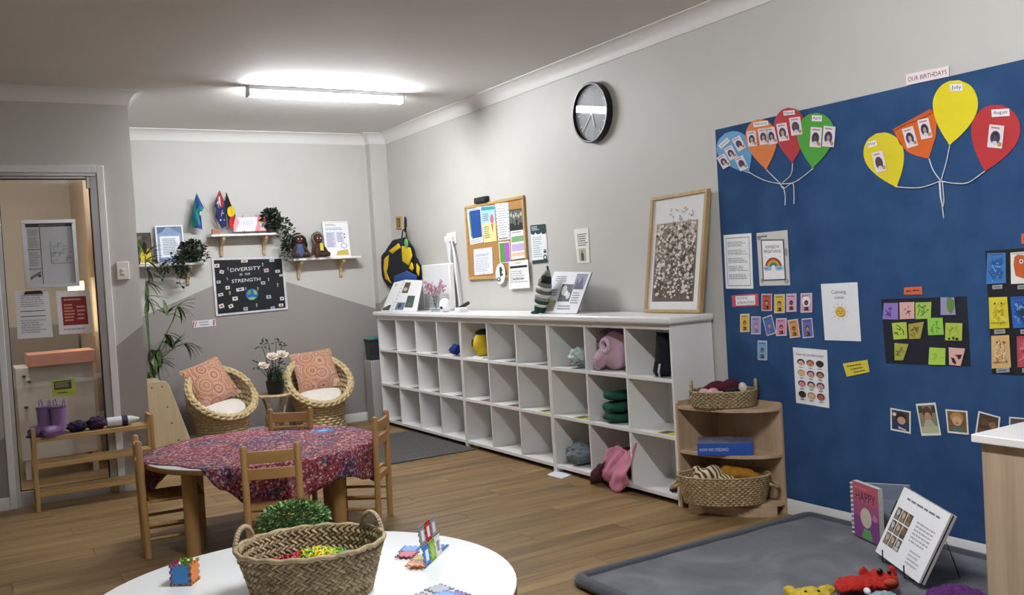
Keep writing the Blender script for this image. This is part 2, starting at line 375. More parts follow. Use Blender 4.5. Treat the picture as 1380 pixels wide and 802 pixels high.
batten(1.735, 2.85, 6.09, 'white tube lamp glowing on the ceiling near the back wall')
batten(0, 1.115, 0, 'white tube lamp on the ceiling over the play mat side of the room', LAMP*1.15, pi/2, (1.45, 1.75))

# ================================================================== CUBBY UNITS
XF = 3.174; XBK = 3.462; ZT = .955
lam = mat('e6e5e3', .42, .015, 5); lamb = mat('e1dfdc', .5, .015, 5); toe = mat('131211', .6, .1); brass = mat('c9c6c0', .35, .02, metal=.3)
def cubby(y0, y1, n, label):
    r = thing('cubby_unit', label, 'cubby shelf', ((XF+XBK)/2, (y0+y1)/2, 0), 0, 'white cubby units along the wall'); o = r.location.copy(); t = .015
    for y in (y0, y1-t): MB().box(XF, y, 0, XBK, y+t, ZT-.001).build('side_panel', lam, r, o, smooth=False, bevel=.0015)
    p = (y1-y0-t)/n
    for i in range(1, n): MB().box(XF+.002, y0+i*p, .052, XBK-.006, y0+i*p+t, ZT-.03).build('divider', lam, r, o, smooth=False, bevel=.0015)
    for z0, z1, nm in ((.03, .052, 'bottom_board'), (.345, .365, 'shelf'), (.646, .666, 'shelf'), (ZT-.03, ZT-.001, 'top_board')):
        MB().box(XF+.001, y0+t, z0, XBK-.006, y1-t, z1).build(nm, lam, r, o, smooth=False, bevel=.0015)
    MB().box(XBK-.006, y0+t, .03, XBK-.001, y1-t, ZT-.02).build('back_panel', lamb, r, o, smooth=False)
    MB().box(XF+.05, y0+t, 0, XF+.065, y1-t, .03).build('toe_kick', toe, r, o, smooth=False)
    for i in range(n):
        for z in (.90, .61, .30):
            if random.random() < .7: MB().ell((XF+.1, y0+(i+1)*p-.001, z-.03), (.006, .004, .006), 8, 6).build('screw_cap', lamb, r, o)
cubby(6.04, 7.585, 4, 'white cubby unit four columns wide beside the corner column')
cubby(4.865, 6.035, 3, 'white cubby unit three columns wide between the other two')
cubby(3.69, 4.86, 3, 'white cubby unit three columns wide beside the wooden corner shelf')
wt = MB().box(3.15, 3.67, ZT, XBK, 7.635, .995)
single(wt, 'worktop', mat('e9e8e6', .3, .015, 5), 'long white worktop running over the three cubby units', 'worktop', bevel=.012)
# the blue pinboard
def felt():
    t = NT('blue_felt'); n = t.n('ShaderNodeTexNoise', i_Scale=6.0, i_Detail=8.0); t.l(t.coord(), n.inputs['Vector'])
    r = t.ramp(n.outputs[0], [(.3, lin('2c4870')), (.7, lin('38567f'))]); t.l(r.outputs[0], t.b.inputs['Base Color']); t.b.inputs['Roughness'].default_value = .95; t.b.inputs['Specular IOR Level'].default_value = .1
    n2 = t.n('ShaderNodeTexNoise', i_Scale=260.0, i_Detail=2.0); t.l(t.coord(), n2.inputs['Vector']); t.bump(n2.outputs[0], .25, .003); return t.m
PB = .010
pin = thing('pinboard', 'large blue felt pinboard covering the wall from skirting to door height', 'pinboard', (XR, 2.3, .077))
MB().box(XR-PB, -.2, .077, XR-.0005, 3.592, 1.956).build('felt_panel', felt(), pin, (XR, 2.3, .077), smooth=False, bevel=.002)
MB().box(XR-.006, -.2, 1.9565, XR-.0005, 3.592, 2.005).build('top_strip', mat('c4c2bd', .5, .02), pin, (XR, 2.3, .077), smooth=False)
# ================================================================== RUG, MAT, CABINET
def rugm():
    t = NT('charcoal_loop'); n = t.n('ShaderNodeTexNoise', i_Scale=60.0, i_Detail=6.0); t.l(t.coord(), n.inputs['Vector'])
    r = t.ramp(n.outputs[0], [(.3, lin('3e3c3b')), (.7, lin('5b5856'))]); t.l(r.outputs[0], t.b.inputs['Base Color']); t.b.inputs['Roughness'].default_value = 1
    t.bump(n.outputs[0], .5, .005); return t.m
rug = MB().box(1.42, 5.885, .0005, 3.171, 7.02, .009)
single(rug, 'rug', rugm(), 'thin charcoal rug lying along the far cubby unit', 'rug', bevel=.003)
def suede():
    t = NT('grey_suede'); n = t.n('ShaderNodeTexNoise', i_Scale=2.6, i_Detail=5.0, i_Distortion=1.4); t.l(t.coord(), n.inputs['Vector'])
    r = t.ramp(n.outputs[0], [(.38, lin('4b4f55')), (.5, lin('595d63')), (.62, lin('6a6e73'))]); t.l(r.outputs[0], t.b.inputs['Base Color']); t.b.inputs['Roughness'].default_value = .85; t.b.inputs['Sheen Weight'].default_value = .25
    n2 = t.n('ShaderNodeTexNoise', i_Scale=14.0, i_Detail=3.0); t.l(t.coord(), n2.inputs['Vector']); t.bump(n2.outputs[0], .12, .01); return t.m
mx0, mx1, my0, my1 = 2.045, 3.455, 1.74, 3.09
pm = thing('play_mat', 'square grey suede play mat with a padded rim on the floor', 'mat', ((mx0+mx1)/2, (my0+my1)/2, 0)); po = pm.location.copy()
g = MB(); N = 28
for i in range(N+1):
    for j in range(N+1):
        x = mx0+.05+(mx1-mx0-.1)*i/N; y = my0+.05+(my1-my0-.1)*j/N; g.v.append(V((x, y, .036+.005*NZ.noise(V((x*4, y*4, 0))))))
g.f = [(i*(N+1)+j, (i+1)*(N+1)+j, (i+1)*(N+1)+j+1, i*(N+1)+j+1) for i in range(N) for j in range(N)]; g.mi = [0]*len(g.f)
k = len(g.v); g.box(mx0+.05, my0+.05, .0005, mx1-.05, my1-.05, .026)
g.build('mat_top', suede(), pm, po)
rim = [(mx0+.03, my0+.03), (mx1-.03, my0+.03), (mx1-.03, my1-.03), (mx0+.03, my1-.03)]; pts = []
for i in range(4):
    a, b = V(rim[i]+(.0255,)), V(rim[(i+1) % 4]+(.0255,)); d = (b-a).normalized(); nx = (V(rim[(i+2) % 4]+(.0255,))-b).normalized()
    pts += [a.lerp(b, q/12) for q in range(1, 12)] + [b-d*.03, b-d*.008+nx*.008, b+nx*.03]
MB().tube(pts, .03, 10, True, flat=.83).build('padded_rim', mat('3f434a', .8, .12, 9, .3, sheen=.3), pm, po, smooth=True)
# oak cabinet with white top
cx0, cx1, cy0, cy1, ch = 2.632, 3.455, .85, 1.70, .70
cab = thing('oak_cabinet', 'pale oak cabinet with a white top beside the grey mat', 'cabinet', ((cx0+cx1)/2, (cy0+cy1)/2, 0)); co_ = cab.location.copy()
oakp = wood('a38d74', 'c4b097', 'z', .5, .8)
MB().box(cx0+.02, cy0+.02, 0, cx1-.01, cy1-.02, ch-.026).build('carcass', oakp, cab, co_, smooth=False, bevel=.002)
MB().box(cx0, cy0, ch-.025, cx1, cy1, ch).build('white_top', mat('efeeec', .3, .01), cab, co_, smooth=False, bevel=.003)
# ================================================================== ROUND TABLES
TZ = .445
beech = wood('a67f4b', 'c39a61', 'z', .45); beechx = wood('a67f4b', 'c39a61', 'x', .45); beechy = wood('a67f4b', 'c39a61', 'y', .45)
lamtop = mat('e9ecec', .28, .015, 6)
def table(cx, cy, R, legs, label, name):
    r = thing(name, label, 'table', (cx, cy, 0))
    MB().lathe([(R-.004, TZ-.028), (R, TZ-.024), (R, TZ-.003)], n=72).build('edge_band', wood('8f6d45', 'b08a5c', 'x', .5), r, smooth=.8)
    MB().lathe([(R-.0005, TZ-.003), (R-.002, TZ-.0005), (R-.006, TZ)], n=72).build('table_top', lamtop, r, smooth=.8)
    for x, y in legs: MB().cyl((x-cx, y-cy, 0), (x-cx, y-cy, TZ-.0285), .034, .036, 20).build('leg', beech, r)
    return r
TC = (1.33, 4.838); TR_ = .580
table(*TC, TR_, [(.915, 4.64), (1.61, 4.49), (1.745, 5.02), (1.06, 5.17)], 'round wooden table under the red patterned cloth', 'round_table')
WC = (.755, 2.443)
table(*WC, .583, [(.42, 2.76), (1.09, 2.77), (1.09, 2.10), (.42, 2.10)], 'round table with bare white top carrying the straw basket', 'round_table')
# tablecloth
def clothm():
    t = NT('patterned_cotton'); co = t.coord((1,1,1))
    v = t.n('ShaderNodeTexVoronoi', i_Scale=105.0); t.l(co, v.inputs['Vector']); sx = t.n('ShaderNodeSeparateColor'); t.l(v.outputs['Color'], sx.inputs[0])
    n = t.n('ShaderNodeTexVoronoi', i_Scale=11.0, feature='SMOOTH_F1'); t.l(co, n.inputs['Vector']); s2 = t.n('ShaderNodeSeparateColor'); t.l(n.outputs['Color'], s2.inputs[0])
    A = t.ramp(sx.outputs[0], [(0, lin('6a2232')), (.22, lin('96404f')), (.42, lin('b98088')), (.55, lin('802c48')), (.7, lin('d8bcae')), (.8, lin('4a2842')), (.9, lin('a84c40'))], 'CONSTANT')
    B = t.ramp(sx.outputs[1], [(0, lin('1f2440')), (.3, lin('4a2f62')), (.48, lin('6a2038')), (.64, lin('8f86b0')), (.76, lin('3a5a4a')), (.86, lin('d8c4a8')), (.93, lin('b83a4a'))], 'CONSTANT')
    f = t.ramp(s2.outputs[0], [(.42, (0,0,0,1)), (.58, (1,1,1,1))]); mx = t.n('ShaderNodeMix', data_type='RGBA'); t.l(f.outputs[0], mx.inputs[0]); t.l(A.outputs[0], mx.inputs[6]); t.l(B.outputs[0], mx.inputs[7])
    ml = t.n('ShaderNodeMath', operation='MULTIPLY', i_1=60.0); t.l(n.outputs['Distance'], ml.inputs[0]); rg = t.n('ShaderNodeMath', operation='SINE'); t.l(ml.outputs[0], rg.inputs[0])
    gt = t.n('ShaderNodeMath', operation='GREATER_THAN', i_1=.82); t.l(rg.outputs[0], gt.inputs[0]); g2 = t.n('ShaderNodeMath', operation='MULTIPLY', i_1=.3); t.l(gt.outputs[0], g2.inputs[0])
    m2 = t.n('ShaderNodeMix', data_type='RGBA'); t.l(g2.outputs[0], m2.inputs[0]); t.l(mx.outputs[2], m2.inputs[6]); m2.inputs[7].default_value = lin('c98a94')
    t.l(m2.outputs[2], t.b.inputs['Base Color']); t.b.inputs['Roughness'].default_value = .9; return t.m
hang = [(0,.25),(25,.19),(50,.2),(70,.22),(95,.13),(115,.11),(140,.18),(160,.24),(178,.1),(188,-.02),(205,-.06),(224,-.02),(236,.10),(252,.22),(268,.18),(295,.13),(318,.19),(340,.26),(360,.25)]
def hg(a):
    a %= 360
    for (a0, h0), (a1, h1) in zip(hang, hang[1:]):
        if a0 <= a <= a1: q = (a-a0)/(a1-a0); q = q*q*(3-2*q); return h0+(h1-h0)*q
tc = MB(); NA, NR = 144, 26
for i in range(NR):
    for k in range(NA):
        a = 360*k/NA; e = TR_+.004+hg(a); s_ = e*(i/(NR-1))**.8 if i < NR-1 else e; dr_ = s_-(TR_+.004); th = radians(a)
        if dr_ <= 0: rr, z = s_, TZ+.003
        else:
            bend = min(dr_, .02); rr = TR_+.006+.008*sin(bend/.02*pi/2); z = TZ+.003-.006*(1-cos(bend/.02*pi/2))-max(0, dr_-.008)
            rr += (dr_**.9)*(.10*sin(th*11+.7)+.07*sin(th*19+2)-.12)*.45
        tc.v.append(V((TC[0]+rr*cos(th), TC[1]+rr*sin(th), z)))
for i in range(NR-1): tc.f += [(i*NA+k, (i+1)*NA+k, (i+1)*NA+(k+1) % NA, i*NA+(k+1) % NA) for k in range(NA)]
tc.mi = [0]*len(tc.f)
cl = single(tc, 'tablecloth', clothm(), 'red and purple patterned cloth draped over the round table', 'tablecloth', smooth=True, solid=.0015)
co_ = cl.location.copy()
for (x, y), rr in (((435, 580.5), .062), ((371, 617), .05)):
    p = ZP(TZ+.004, x, y); mb = MB(); mb.poly([p+V((rr*(1+.12*cos(7*radians(q)))*cos(radians(q)), rr*(1+.12*cos(7*radians(q)))*sin(radians(q)), .0006)) for q in range(0, 360, 10)])
    mb.cur = 1; mb.poly([p+V((rr*.45*cos(radians(q)), rr*.45*sin(radians(q)), .0009)) for q in range(0, 360, 20)])
    o = mb.build('blue_flower_print', [mat('4f7fc0', .9, .2, 40), mat('8fb4dd', .9, .2, 50)], cl, co_); o['label'] = 'light blue flower motif'
# ================================================================== CHILD CHAIRS
def chair0():
    r = thing('child_chair', '', 'chair', (0,0,0), 0, 'small wooden chairs around the round table'); w, d, H, sz = .118, .125, .57, .28
    for sx in (-1, 1):
        prof = [(0, .016), (H-.012, .016), (H-.004, .013), (H, .006)]
        mb = MB(); mb.tube([(sx*w, -d-.012*(z/H), z) for z, _ in prof], [q for _, q in prof], 14); mb.build('leg', beech, r)
        MB().tube([(sx*w, d, 0), (sx*w, d, sz-.0155)], .016, 14).build('leg', beech, r)
        for z in (.09, .155): MB().cyl((sx*w, -d+.008, z), (sx*w, d-.008, z), .008, None, 10).build('side_stretcher', beechy, r)
    for z0, z1, nm in ((.488, .542, 'back_slat'), (.415, .464, 'back_slat')):
        y = -d-.012*(z0/H); mb = MB(); n = 8
        for i in range(n+1):
            x = -w+.008+(2*w-.016)*i/n; b = -.010*(1-(2*i/n-1)**2)
            mb.v += [V((x, y+b-.007, z0)), V((x, y+b+.007, z0)), V((x, y+b+.007, z1)), V((x, y+b-.007, z1))]
        for i in range(n): mb.f += [(4*i+q, 4*i+(q+1) % 4, 4*i+4+(q+1) % 4, 4*i+4+q) for q in range(4)]
        mb.f += [(3,2,1,0), tuple(4*n+q for q in range(4))]; mb.mi = [0]*len(mb.f); mb.build(nm, beechx, r, smooth=.5, bevel=.002)
    MB().box(-w-.018, -d+.018, sz-.015, w+.018, d+.025, sz).build('seat', beechx, r, smooth=False, bevel=.004)
    MB().box(-w+.012, d-.008, sz-.05, w-.012, d+.006, sz-.0155).build('front_rail', beechx, r, smooth=False, bevel=.002)
    MB().box(-w+.012, -d-.012, sz-.05, w-.012, -d+.004, sz-.0155).build('rear_rail', beechx, r, smooth=False, bevel=.002)
    MB().cyl((-w+.01, d, .12), (w-.01, d, .12), .008, None, 10).build('cross_stretcher', beechx, r)
    return r
CH = chair0()
p1a, p1b = ZP(.572, 326, 601), ZP(.572, 401, 595); p4a, p4b = ZP(.57, 363, 551), ZP(.57, 418, 548.5)
def place(first, a, b, flip, label):
    """a, b: tops of the two back posts; flip chooses the facing side"""
    m = (a+b)/2; e = (b-a); e.z = 0; e.normalize(); f = V((-e.y, e.x, 0))*flip; ang = math.atan2(-f.x, f.y)
    o = CH if first else copy_tree(CH); o.location = (m.x+f.x*.137, m.y+f.y*.137, 0); o.rotation_euler.z = ang; o['label'] = label
place(True, p1a, p1b, 1, 'small wooden chair with its back to the white table, behind the bushy plant')
place(False, V((.712, 4.736, 0)), V((.735, 4.976, 0)), -1, 'small wooden chair at the bare edge of the table, beside the shoe rack')
place(False, V((1.818, 4.462, 0)), V((1.965, 4.652, 0)), 1, 'small wooden chair at the draped table, nearest the cubbies')
place(False, p4a, p4b, -1, 'small wooden chair at the draped table in front of the wicker chairs')
# ================================================================== WOVEN THINGS
def wick(c1, c2, sc=60):
    key = ('wk', c1, c2, sc)
    if key in MC: return MC[key]
    t = NT('wicker'); n = t.n('ShaderNodeTexNoise', i_Scale=sc, i_Detail=4.0); t.l(t.coord(), n.inputs['Vector'])
    r = t.ramp(n.outputs[0], [(.3, lin(c1)), (.7, lin(c2))]); t.l(r.outputs[0], t.b.inputs['Base Color']); t.b.inputs['Roughness'].default_value = .7; t.bump(n.outputs[0], .4, .003); MC[key] = t.m; return t.m
def weave(mb, prof, waves, amp, rr, seg=None, sx=1, sy=1, n=5, mtx=None, squash=1.0):
    """stacked rings of cane, each waving in and out against its neighbour; prof(t) -> (radius, z)"""
    k0 = len(mb.v); seg = seg or waves*6
    for i, (R, z) in enumerate(prof):
        ph = pi*(i % 2)
        mb.tube([((R+amp*cos(waves*2*pi*k/seg+ph))*sx*cos(2*pi*k/seg), (R+amp*cos(waves*2*pi*k/seg+ph))*sy*sin(2*pi*k/seg), z) for k in range(seg)], rr, n, True, flat=squash)
    if mtx: mb.xf(mtx, k0)
    return mb
CANE = wick('b09566', 'e2cfa4'); CANEI = wick('6f5837', 'a3865a')
def wicker_chair():
    r = thing('wicker_tub_chair', '', 'chair', (0,0,0), 0, 'round wicker chairs by the back wall')
    b = MB(); N = 13
    weave(b, [(.205-.02*sin(pi*i/(N-1)), .012+.27*i/(N-1)) for i in range(N)], 18, .008, .0115)
    for k in range(18): a = 2*pi*(k+.25)/18; b.tube([((.2-.02*sin(pi*q/6))*cos(a), (.2-.02*sin(pi*q/6))*sin(a), .005+.28*q/6) for q in range(7)], .005, 5)
    b.build('woven_base', CANE, r, smooth=True)
    mtx = M.Translation((0, -.02, .45)) @ M.Rotation(radians(44), 4, 'X')
    w = MB(); N = 12
    weave(w, [(.252*cos(radians(2+62*i/(N-1)))**.8, -.235*sin(radians(2+75*i/(N-1)))) for i in range(N)], 22, .007, .0122, mtx=mtx)
    for k in range(22):
        a = 2*pi*(k+.25)/22; w.tube([mtx @ V((.252*cos(radians(62*q/7))**.8*cos(a), .252*cos(radians(62*q/7))**.8*sin(a), -.235*sin(radians(75*q/7)))) for q in range(8)], .005, 5)
    w.build('woven_bowl', CANE, r, smooth=True)
    bot = MB(); bot.lathe([(.13, -.226), (.01, -.228)], n=24, capt=True, capb=False); bot.xf(mtx); bot.build('bowl_bottom', CANEI, r)
    m = MB(); 
    for i in range(4):
        rr = .252+(.014, .028, .014, -.004)[i]; zz = (.0, .014, .028, .02)[i]
        m.tube([mtx @ V(((rr+.004*cos(34*2*pi*k/170+pi*i))*cos(2*pi*k/170), (rr+.004*cos(34*2*pi*k/170+pi*i))*sin(2*pi*k/170), zz+.005*sin(34*2*pi*k/170+pi*i))) for k in range(170)], .0145, 6, True)
    m.build('braided_rim', CANE, r, smooth=True)
    s = MB().lathe([(.20, .27), (.19, .3), (.16, .30)], n=30, capb=False, capt=False); s.build('base_collar', CANE, r)
    return r
wc = wicker_chair(); wc.location = (1.755, 7.47, 0); wc.rotation_euler.z = radians(14); wc['label'] = 'round wicker chair beside the tapered plywood stand'
wc2 = copy_tree(wc); wc2.location = (2.585, 7.53, 0); wc2.rotation_euler.z = radians(-4); wc2['label'] = 'round wicker chair between the cane side table and the corner column'
def pat():
    t = NT('dot_art_cotton'); co = t.coord((1,1,1)); v = t.n('ShaderNodeTexVoronoi', i_Scale=8.0, i_Randomness=.9); t.l(co, v.inputs['Vector'])
    nz = t.n('ShaderNodeTexNoise', i_Scale=9.0); t.l(co, nz.inputs['Vector']); m0 = t.n('ShaderNodeMath', operation='MULTIPLY_ADD', i_1=.12); t.l(nz.outputs[0], m0.inputs[0]); t.l(v.outputs['Distance'], m0.inputs[2])
    ml = t.n('ShaderNodeMath', operation='MULTIPLY', i_1=4.3); t.l(m0.outputs[0], ml.inputs[0]); fr = t.n('ShaderNodeMath', operation='FRACT'); t.l(ml.outputs[0], fr.inputs[0])
    r = t.ramp(fr.outputs[0], [(0, lin('7f4436')), (.16, lin('c58f84')), (.42, lin('dcc3a8')), (.52, lin('b1855a')), (.8, lin('c99a86'))], 'CONSTANT')
    sc = t.n('ShaderNodeSeparateColor'); t.l(v.outputs['Color'], sc.inputs[0])
    hs = t.n('ShaderNodeMix', data_type='RGBA', i_0=.3); t.l(r.outputs[0], hs.inputs[6]); r2 = t.ramp(sc.outputs[1], [(0, lin('a86a5c')), (.5, lin('b98f62')), (1, lin('c99c94'))]); t.l(r2.outputs[0], hs.inputs[7])
    t.l(hs.outputs[2], t.b.inputs['Base Color']); t.b.inputs['Roughness'].default_value = .9; return t.m
PAT = pat()
def cushion(w, h, th, n=16):
    mb = MB()
    for sgn in (1, -1):
        k = len(mb.v)
        for i in range(n+1):
            for j in range(n+1):
                u, v = 2*i/n-1, 2*j/n-1; q = (1-abs(u)**2.6)*(1-abs(v)**2.6); pin_ = 1-.05*(1-u*u*0)*(abs(v)**2)*(1-abs(u)**2)
                mb.v.append(V((u*w/2*(1-.05*(1-v*v)), v*h/2*(1-.05*(1-u*u)), sgn*th/2*q**.6)))
        for i in range(n):
            for j in range(n):
                f = (k+i*(n+1)+j, k+(i+1)*(n+1)+j, k+(i+1)*(n+1)+j+1, k+i*(n+1)+j+1); mb.f.append(f if sgn > 0 else f[::-1])
    mb.mi = [0]*len(mb.f); return mb
def put(mb, loc, rot): return mb.xf(M.Translation(loc) @ rot)
def eul(x, y, z): return M.Rotation(radians(z), 4, 'Z') @ M.Rotation(radians(y), 4, 'Y') @ M.Rotation(radians(x), 4, 'X')
for base, tilt, lab, rz, lb2 in ((wc, 16, 'square earth-toned dot-art cushion tilted in the chair beside the plywood stand', 14, 'round white seat pad in the chair beside the plywood stand'),
                       (wc2, 4, 'square earth-toned dot-art cushion upright in the chair by the corner column', -4, 'round white seat pad in the chair by the corner column')):
    L = base.location; Rz = M.Rotation(radians(rz), 4, 'Z')
    c = cushion(.37, .37, .11); put(c, (0, 0, 0), M.Rotation(radians(60), 4, 'X') @ M.Rotation(radians(tilt), 4, 'Z')); put(c, L + Rz @ V((-.04 if base is wc else 0, .07, .54)), Rz)
    single(c, 'cushion', PAT, lab, 'cushion', 'dot-art cushions', smooth=True)
    p = MB().ell((0,0,0), (.185, .185, .03), 28, 8); put(p, L + Rz @ V((0, -.02, .355)), Rz @ M.Rotation(radians(20), 4, 'X'))
    single(p, 'seat_pad', mat('e4ddd4', .9, .04, 20, .2), lb2, 'seat pad', 'white seat pads', smooth=True)
# cane side table with plant pots
st = hit(1, 7.45, 371, 545); sx_, sy_, sz_ = st.x, 7.45, .40
ct = thing('cane_side_table', 'small round cane side table between the two wicker chairs', 'side table', (sx_, sy_, 0))
pale = wick('b89a6c', 'e0cda4', 30)
MB().tube([(.125*cos(2*pi*k/40), .125*sin(2*pi*k/40), sz_-.012) for k in range(40)], .012, 8, True).build('top_ring', pale, ct, smooth=True)
MB().lathe([(.12, sz_-.012), (.12, sz_-.004)], n=32).build('top_panel', wick('8a6d45', 'b79a6c', 40), ct)
for k in range(4):
    a = pi/4+k*pi/2; MB().tube([((.115-.045*sin(pi*q/10))*cos(a), (.115-.045*sin(pi*q/10))*sin(a), .004+(sz_-.02)*q/10) for q in range(11)], .011, 8).build('leg', pale, ct, smooth=True)
    b = a+pi/4; MB().tube([(.075*cos(b)+.05*cos(t)*-sin(b), .075*sin(b)+.05*cos(t)*cos(b), .13+.1*sin(t)) for t in [pi*q/8 for q in range(9)]], .008, 8).build('cane_hoop', pale, ct, smooth=True)
def blade_grass(mb, c, n, R, h, w=.006, lean=.5):
    for _ in range(n):
        a = random.uniform(0, 2*pi); b = random.uniform(0, 2*pi); r0 = R*sqrt(random.random()); L = h*random.uniform(.6, 1.1); le = lean*random.uniform(.2, 1)
        p = [V(c)+V((r0*cos(b)+L*le*(q/3)**2*cos(a), r0*sin(b)+L*le*(q/3)**2*sin(a), L*(q/3)*(1-.2*le*(q/3)))) for q in range(4)]; s = V((-sin(a), cos(a), 0))*w/2
        k = len(mb.v); mb.v += [p[0]-s, p[0]+s, p[1]-s, p[1]+s, p[2]-s*.7, p[2]+s*.7, p[3]]; mb.f += [(k,k+1,k+3,k+2),(k+2,k+3,k+5,k+4),(k+4,k+5,k+6)]; mb.mi += [0]*3
def leafy(mb, c, R, n, size, fn=None, asp=.45):
    c = V(c)
    for _ in range(n):
        d = V((random.gauss(0,1), random.gauss(0,1), random.gauss(0,1))).normalized(); q = random.uniform(.45, 1)**.5; p = c+V((d.x*R[0]*q, d.y*R[1]*q, d.z*R[2]*q))
        u = (d+V((random.gauss(0,.6), random.gauss(0,.6), random.gauss(0,.4)))).normalized(); s = u.cross(V((random.random()-.5, random.random()-.5, 1))).normalized(); L = size*random.uniform(.6, 1.3); nn = u.cross(s)*L*.15
        k = len(mb.v); mb.v += [p, p+u*L*.5+s*L*asp*.5-nn, p+u*L, p+u*L*.5-s*L*asp*.5-nn]; mb.f += [(k,k+1,k+2),(k,k+2,k+3)]; mb.mi += [mb.cur]*2
def rose(mb, c, R, up=V((0,-.5,.8))):
    up = up.normalized(); q0 = up.to_track_quat('Z', 'Y').to_matrix().to_4x4()
    for ring, (n, rr, tz, sz) in enumerate(((6, .62, .0, .62), (5, .38, .22, .5), (3, .16, .38, .35))):
        for k in range(n):
            a = 2*pi*(k+.5*ring)/n; st_ = len(mb.v); mb.ell((0,0,0), (R*sz, R*sz*.8, R*.09), 10, 6)
            mb.xf(M.Translation(c) @ q0 @ M.Rotation(a, 4, 'Z') @ M.Translation((R*rr, 0, R*tz)) @ M.Rotation(radians(-35-ring*18), 4, 'Y'), st_)
grn = mat('2f4a2c', .6, .3, 30); grn2 = mat('55663a', .6, .3, 30); dkg = mat('22301f', .6, .3, 30); pot_blk = mat('17181a', .5, .1)
pp = thing('potted_flowers', 'black pot of grass with cream artificial roses on the cane side table', 'potted plant', (sx_+.01, sy_, sz_))
MB().lathe([(.062, .0), (.075, .10), (.078, .105), (.070, .105), (.066, .09)], n=24).build('pot', pot_blk, pp)
g = MB(); blade_grass(g, (0,0,.09), 130, .06, .15); g.build('grass_blades', grn, pp)
lv = MB(); sv = MB(); 
for (dx, dz), L in (((-.10, .235), 1), ((-.02, .30), 1), ((.05, .30), 1), ((-.04, .40), 1), ((.02, .42), 1), ((.06,.38),1), ((-.10,.40),1), ((-.15,.25),1)):
    sv.tube([(0,0,.09), (dx*.5, -.02, dz*.6), (dx, -.04, dz)], .0025, 5); 
    if (dx, dz) not in ((-.10, .235), (-.02, .30), (.05, .30)): leafy(lv, (dx, -.04, dz), (.02,.02,.02), 7, .045)
leafy(lv, (-.02, -.03, .23), (.09, .04, .06), 26, .05)
sv.build('stems', grn, pp); lv.build('leaves', mat('3a4740', .6, .3, 30), pp)
for (dx, dz, R) in ((-.10, .235, .042), (-.025, .30, .046), (.055, .31, .048)):
    f = MB(); rose(f, V((dx, -.055, dz)), R); o = f.build('rose', mat('e6d9c8', .8, .06, 30), pp, smooth=True)
# ================================================================== SHOE RACK AND PLYWOOD STAND
bam = wood('a9854f', 'cfae78', 'x', .5); bamz = wood('a9854f', 'cfae78', 'z', .5)
rx0, rx1, ry0, ry1 = .345, 1.04, 6.235, 6.41
rk = thing('shoe_rack', 'three-tier bamboo shoe rack in front of the glass door', 'shoe rack', ((rx0+rx1)/2, (ry0+ry1)/2, 0)); ro = rk.location.copy()
for x in (rx0, rx1-.022):
    for y in (ry0, ry1-.022): MB().box(x, y, 0, x+.022, y+.022, .505).build('post', bamz, rk, ro, smooth=False, bevel=.002)
    for z in (.478, .10): MB().box(x+.002, ry0+.022, z, x+.02, ry1-.022, z+.022).build('side_bar', wood('a9854f', 'cfae78', 'y', .5), rk, ro, smooth=False, bevel=.002)
for z in (.10, .272, .432):
    for i in range(4): y = ry0+.006+i*.043; MB().box(rx0+.022, y, z, rx1-.022, y+.032, z+.013).build('slat', bam, rk, ro, smooth=False, bevel=.0015)
    MB().box(rx0+.022, ry0+.003, z-.014, rx1-.022, ry0+.013, z-.0005).build('front_bar', bam, rk, ro, smooth=False, bevel=.0015)
ply = wood('b9a27e', 'd0bb97', 'z', .5, .6)
ps = thing('plywood_stand', 'tapered pale plywood stand with rounded top behind the shoe rack', 'stand', (1.27, 7.0, 0))
def tap(y0, y1):
    o = [(-.17, 0), (.20, 0), (.185, .05), (.03, .575), (.022, .605), (.0, .632), (-.03, .64), (-.17, .64)]
    return MB().prism([(x, y0, z) for x, z in o], (0, y1-y0, 0))
tap(0, .018).build('side_panel', ply, ps, smooth=False, bevel=.002); tap(.30, .318).build('side_panel', ply, ps, smooth=False, bevel=.002)
for z in (.06, .26, .46): MB().box(-.16, .018, z, .06-(z-.06)*.12, .30, z+.015).build('shelf', ply, ps, smooth=False)
for x, z in ((-.1, .60), (-.03, .60), (.02, .33), (.06, .2), (.0, .45)): MB().ell((x, -.001, z), (.006, .003, .006), 10, 6).build('screw_cap', mat('5f5344', .5), ps)
# ================================================================== CORNER SHELF
ash = wood('a98f72', 'c7ad8e', 'z', .5, .7); ashx = wood('a98f72', 'c7ad8e', 'x', .5, .7)
qx, qy, rx_, ry_ = XR-.014, 3.684, .288, .462
cs = thing('corner_shelf', 'quarter-round wooden corner shelf beside the cubby end and pinboard', 'shelf', (qx, qy, 0)); cso = V((qx, qy, 0))
def quarter(z, th, k=1.0, inset=0):
    pts = [(qx, qy, z)]+[(qx-(rx_*k-inset)*cos(radians(a)), qy-(ry_*k-inset)*sin(radians(a)), z) for a in range(0, 91, 6)]
    return MB().prism(pts, (0,0,th))
for z, nm in ((.045, 'bottom_shelf'), (.285, 'shelf'), (.515, 'top_shelf')): 
    pts = [(qx-.013, qy-.013, z), ]+[(qx-.0135-(rx_-.016)*cos(radians(a)), qy-.0135-(ry_-.016)*sin(radians(a)), z) for a in range(0, 91, 6)]; MB().prism(pts, (0,0,.017)).build(nm, ashx, cs, cso, smooth=.5, bevel=.001)
plv = [(qx-.03-(rx_-.03)*cos(radians(a)), qy-.03-(ry_-.03)*sin(radians(a))) for a in range(4, 87, 6)]
pm_ = MB(); n = len(plv)
for x, y in plv: pm_.v += [V((x, y, 0)), V((x, y, .0445))]
for x, y in plv: pm_.v += [V((x+.012*(rx_*0+.8), y+.01, 0)), V((x+.012*.8, y+.01, .0445))]
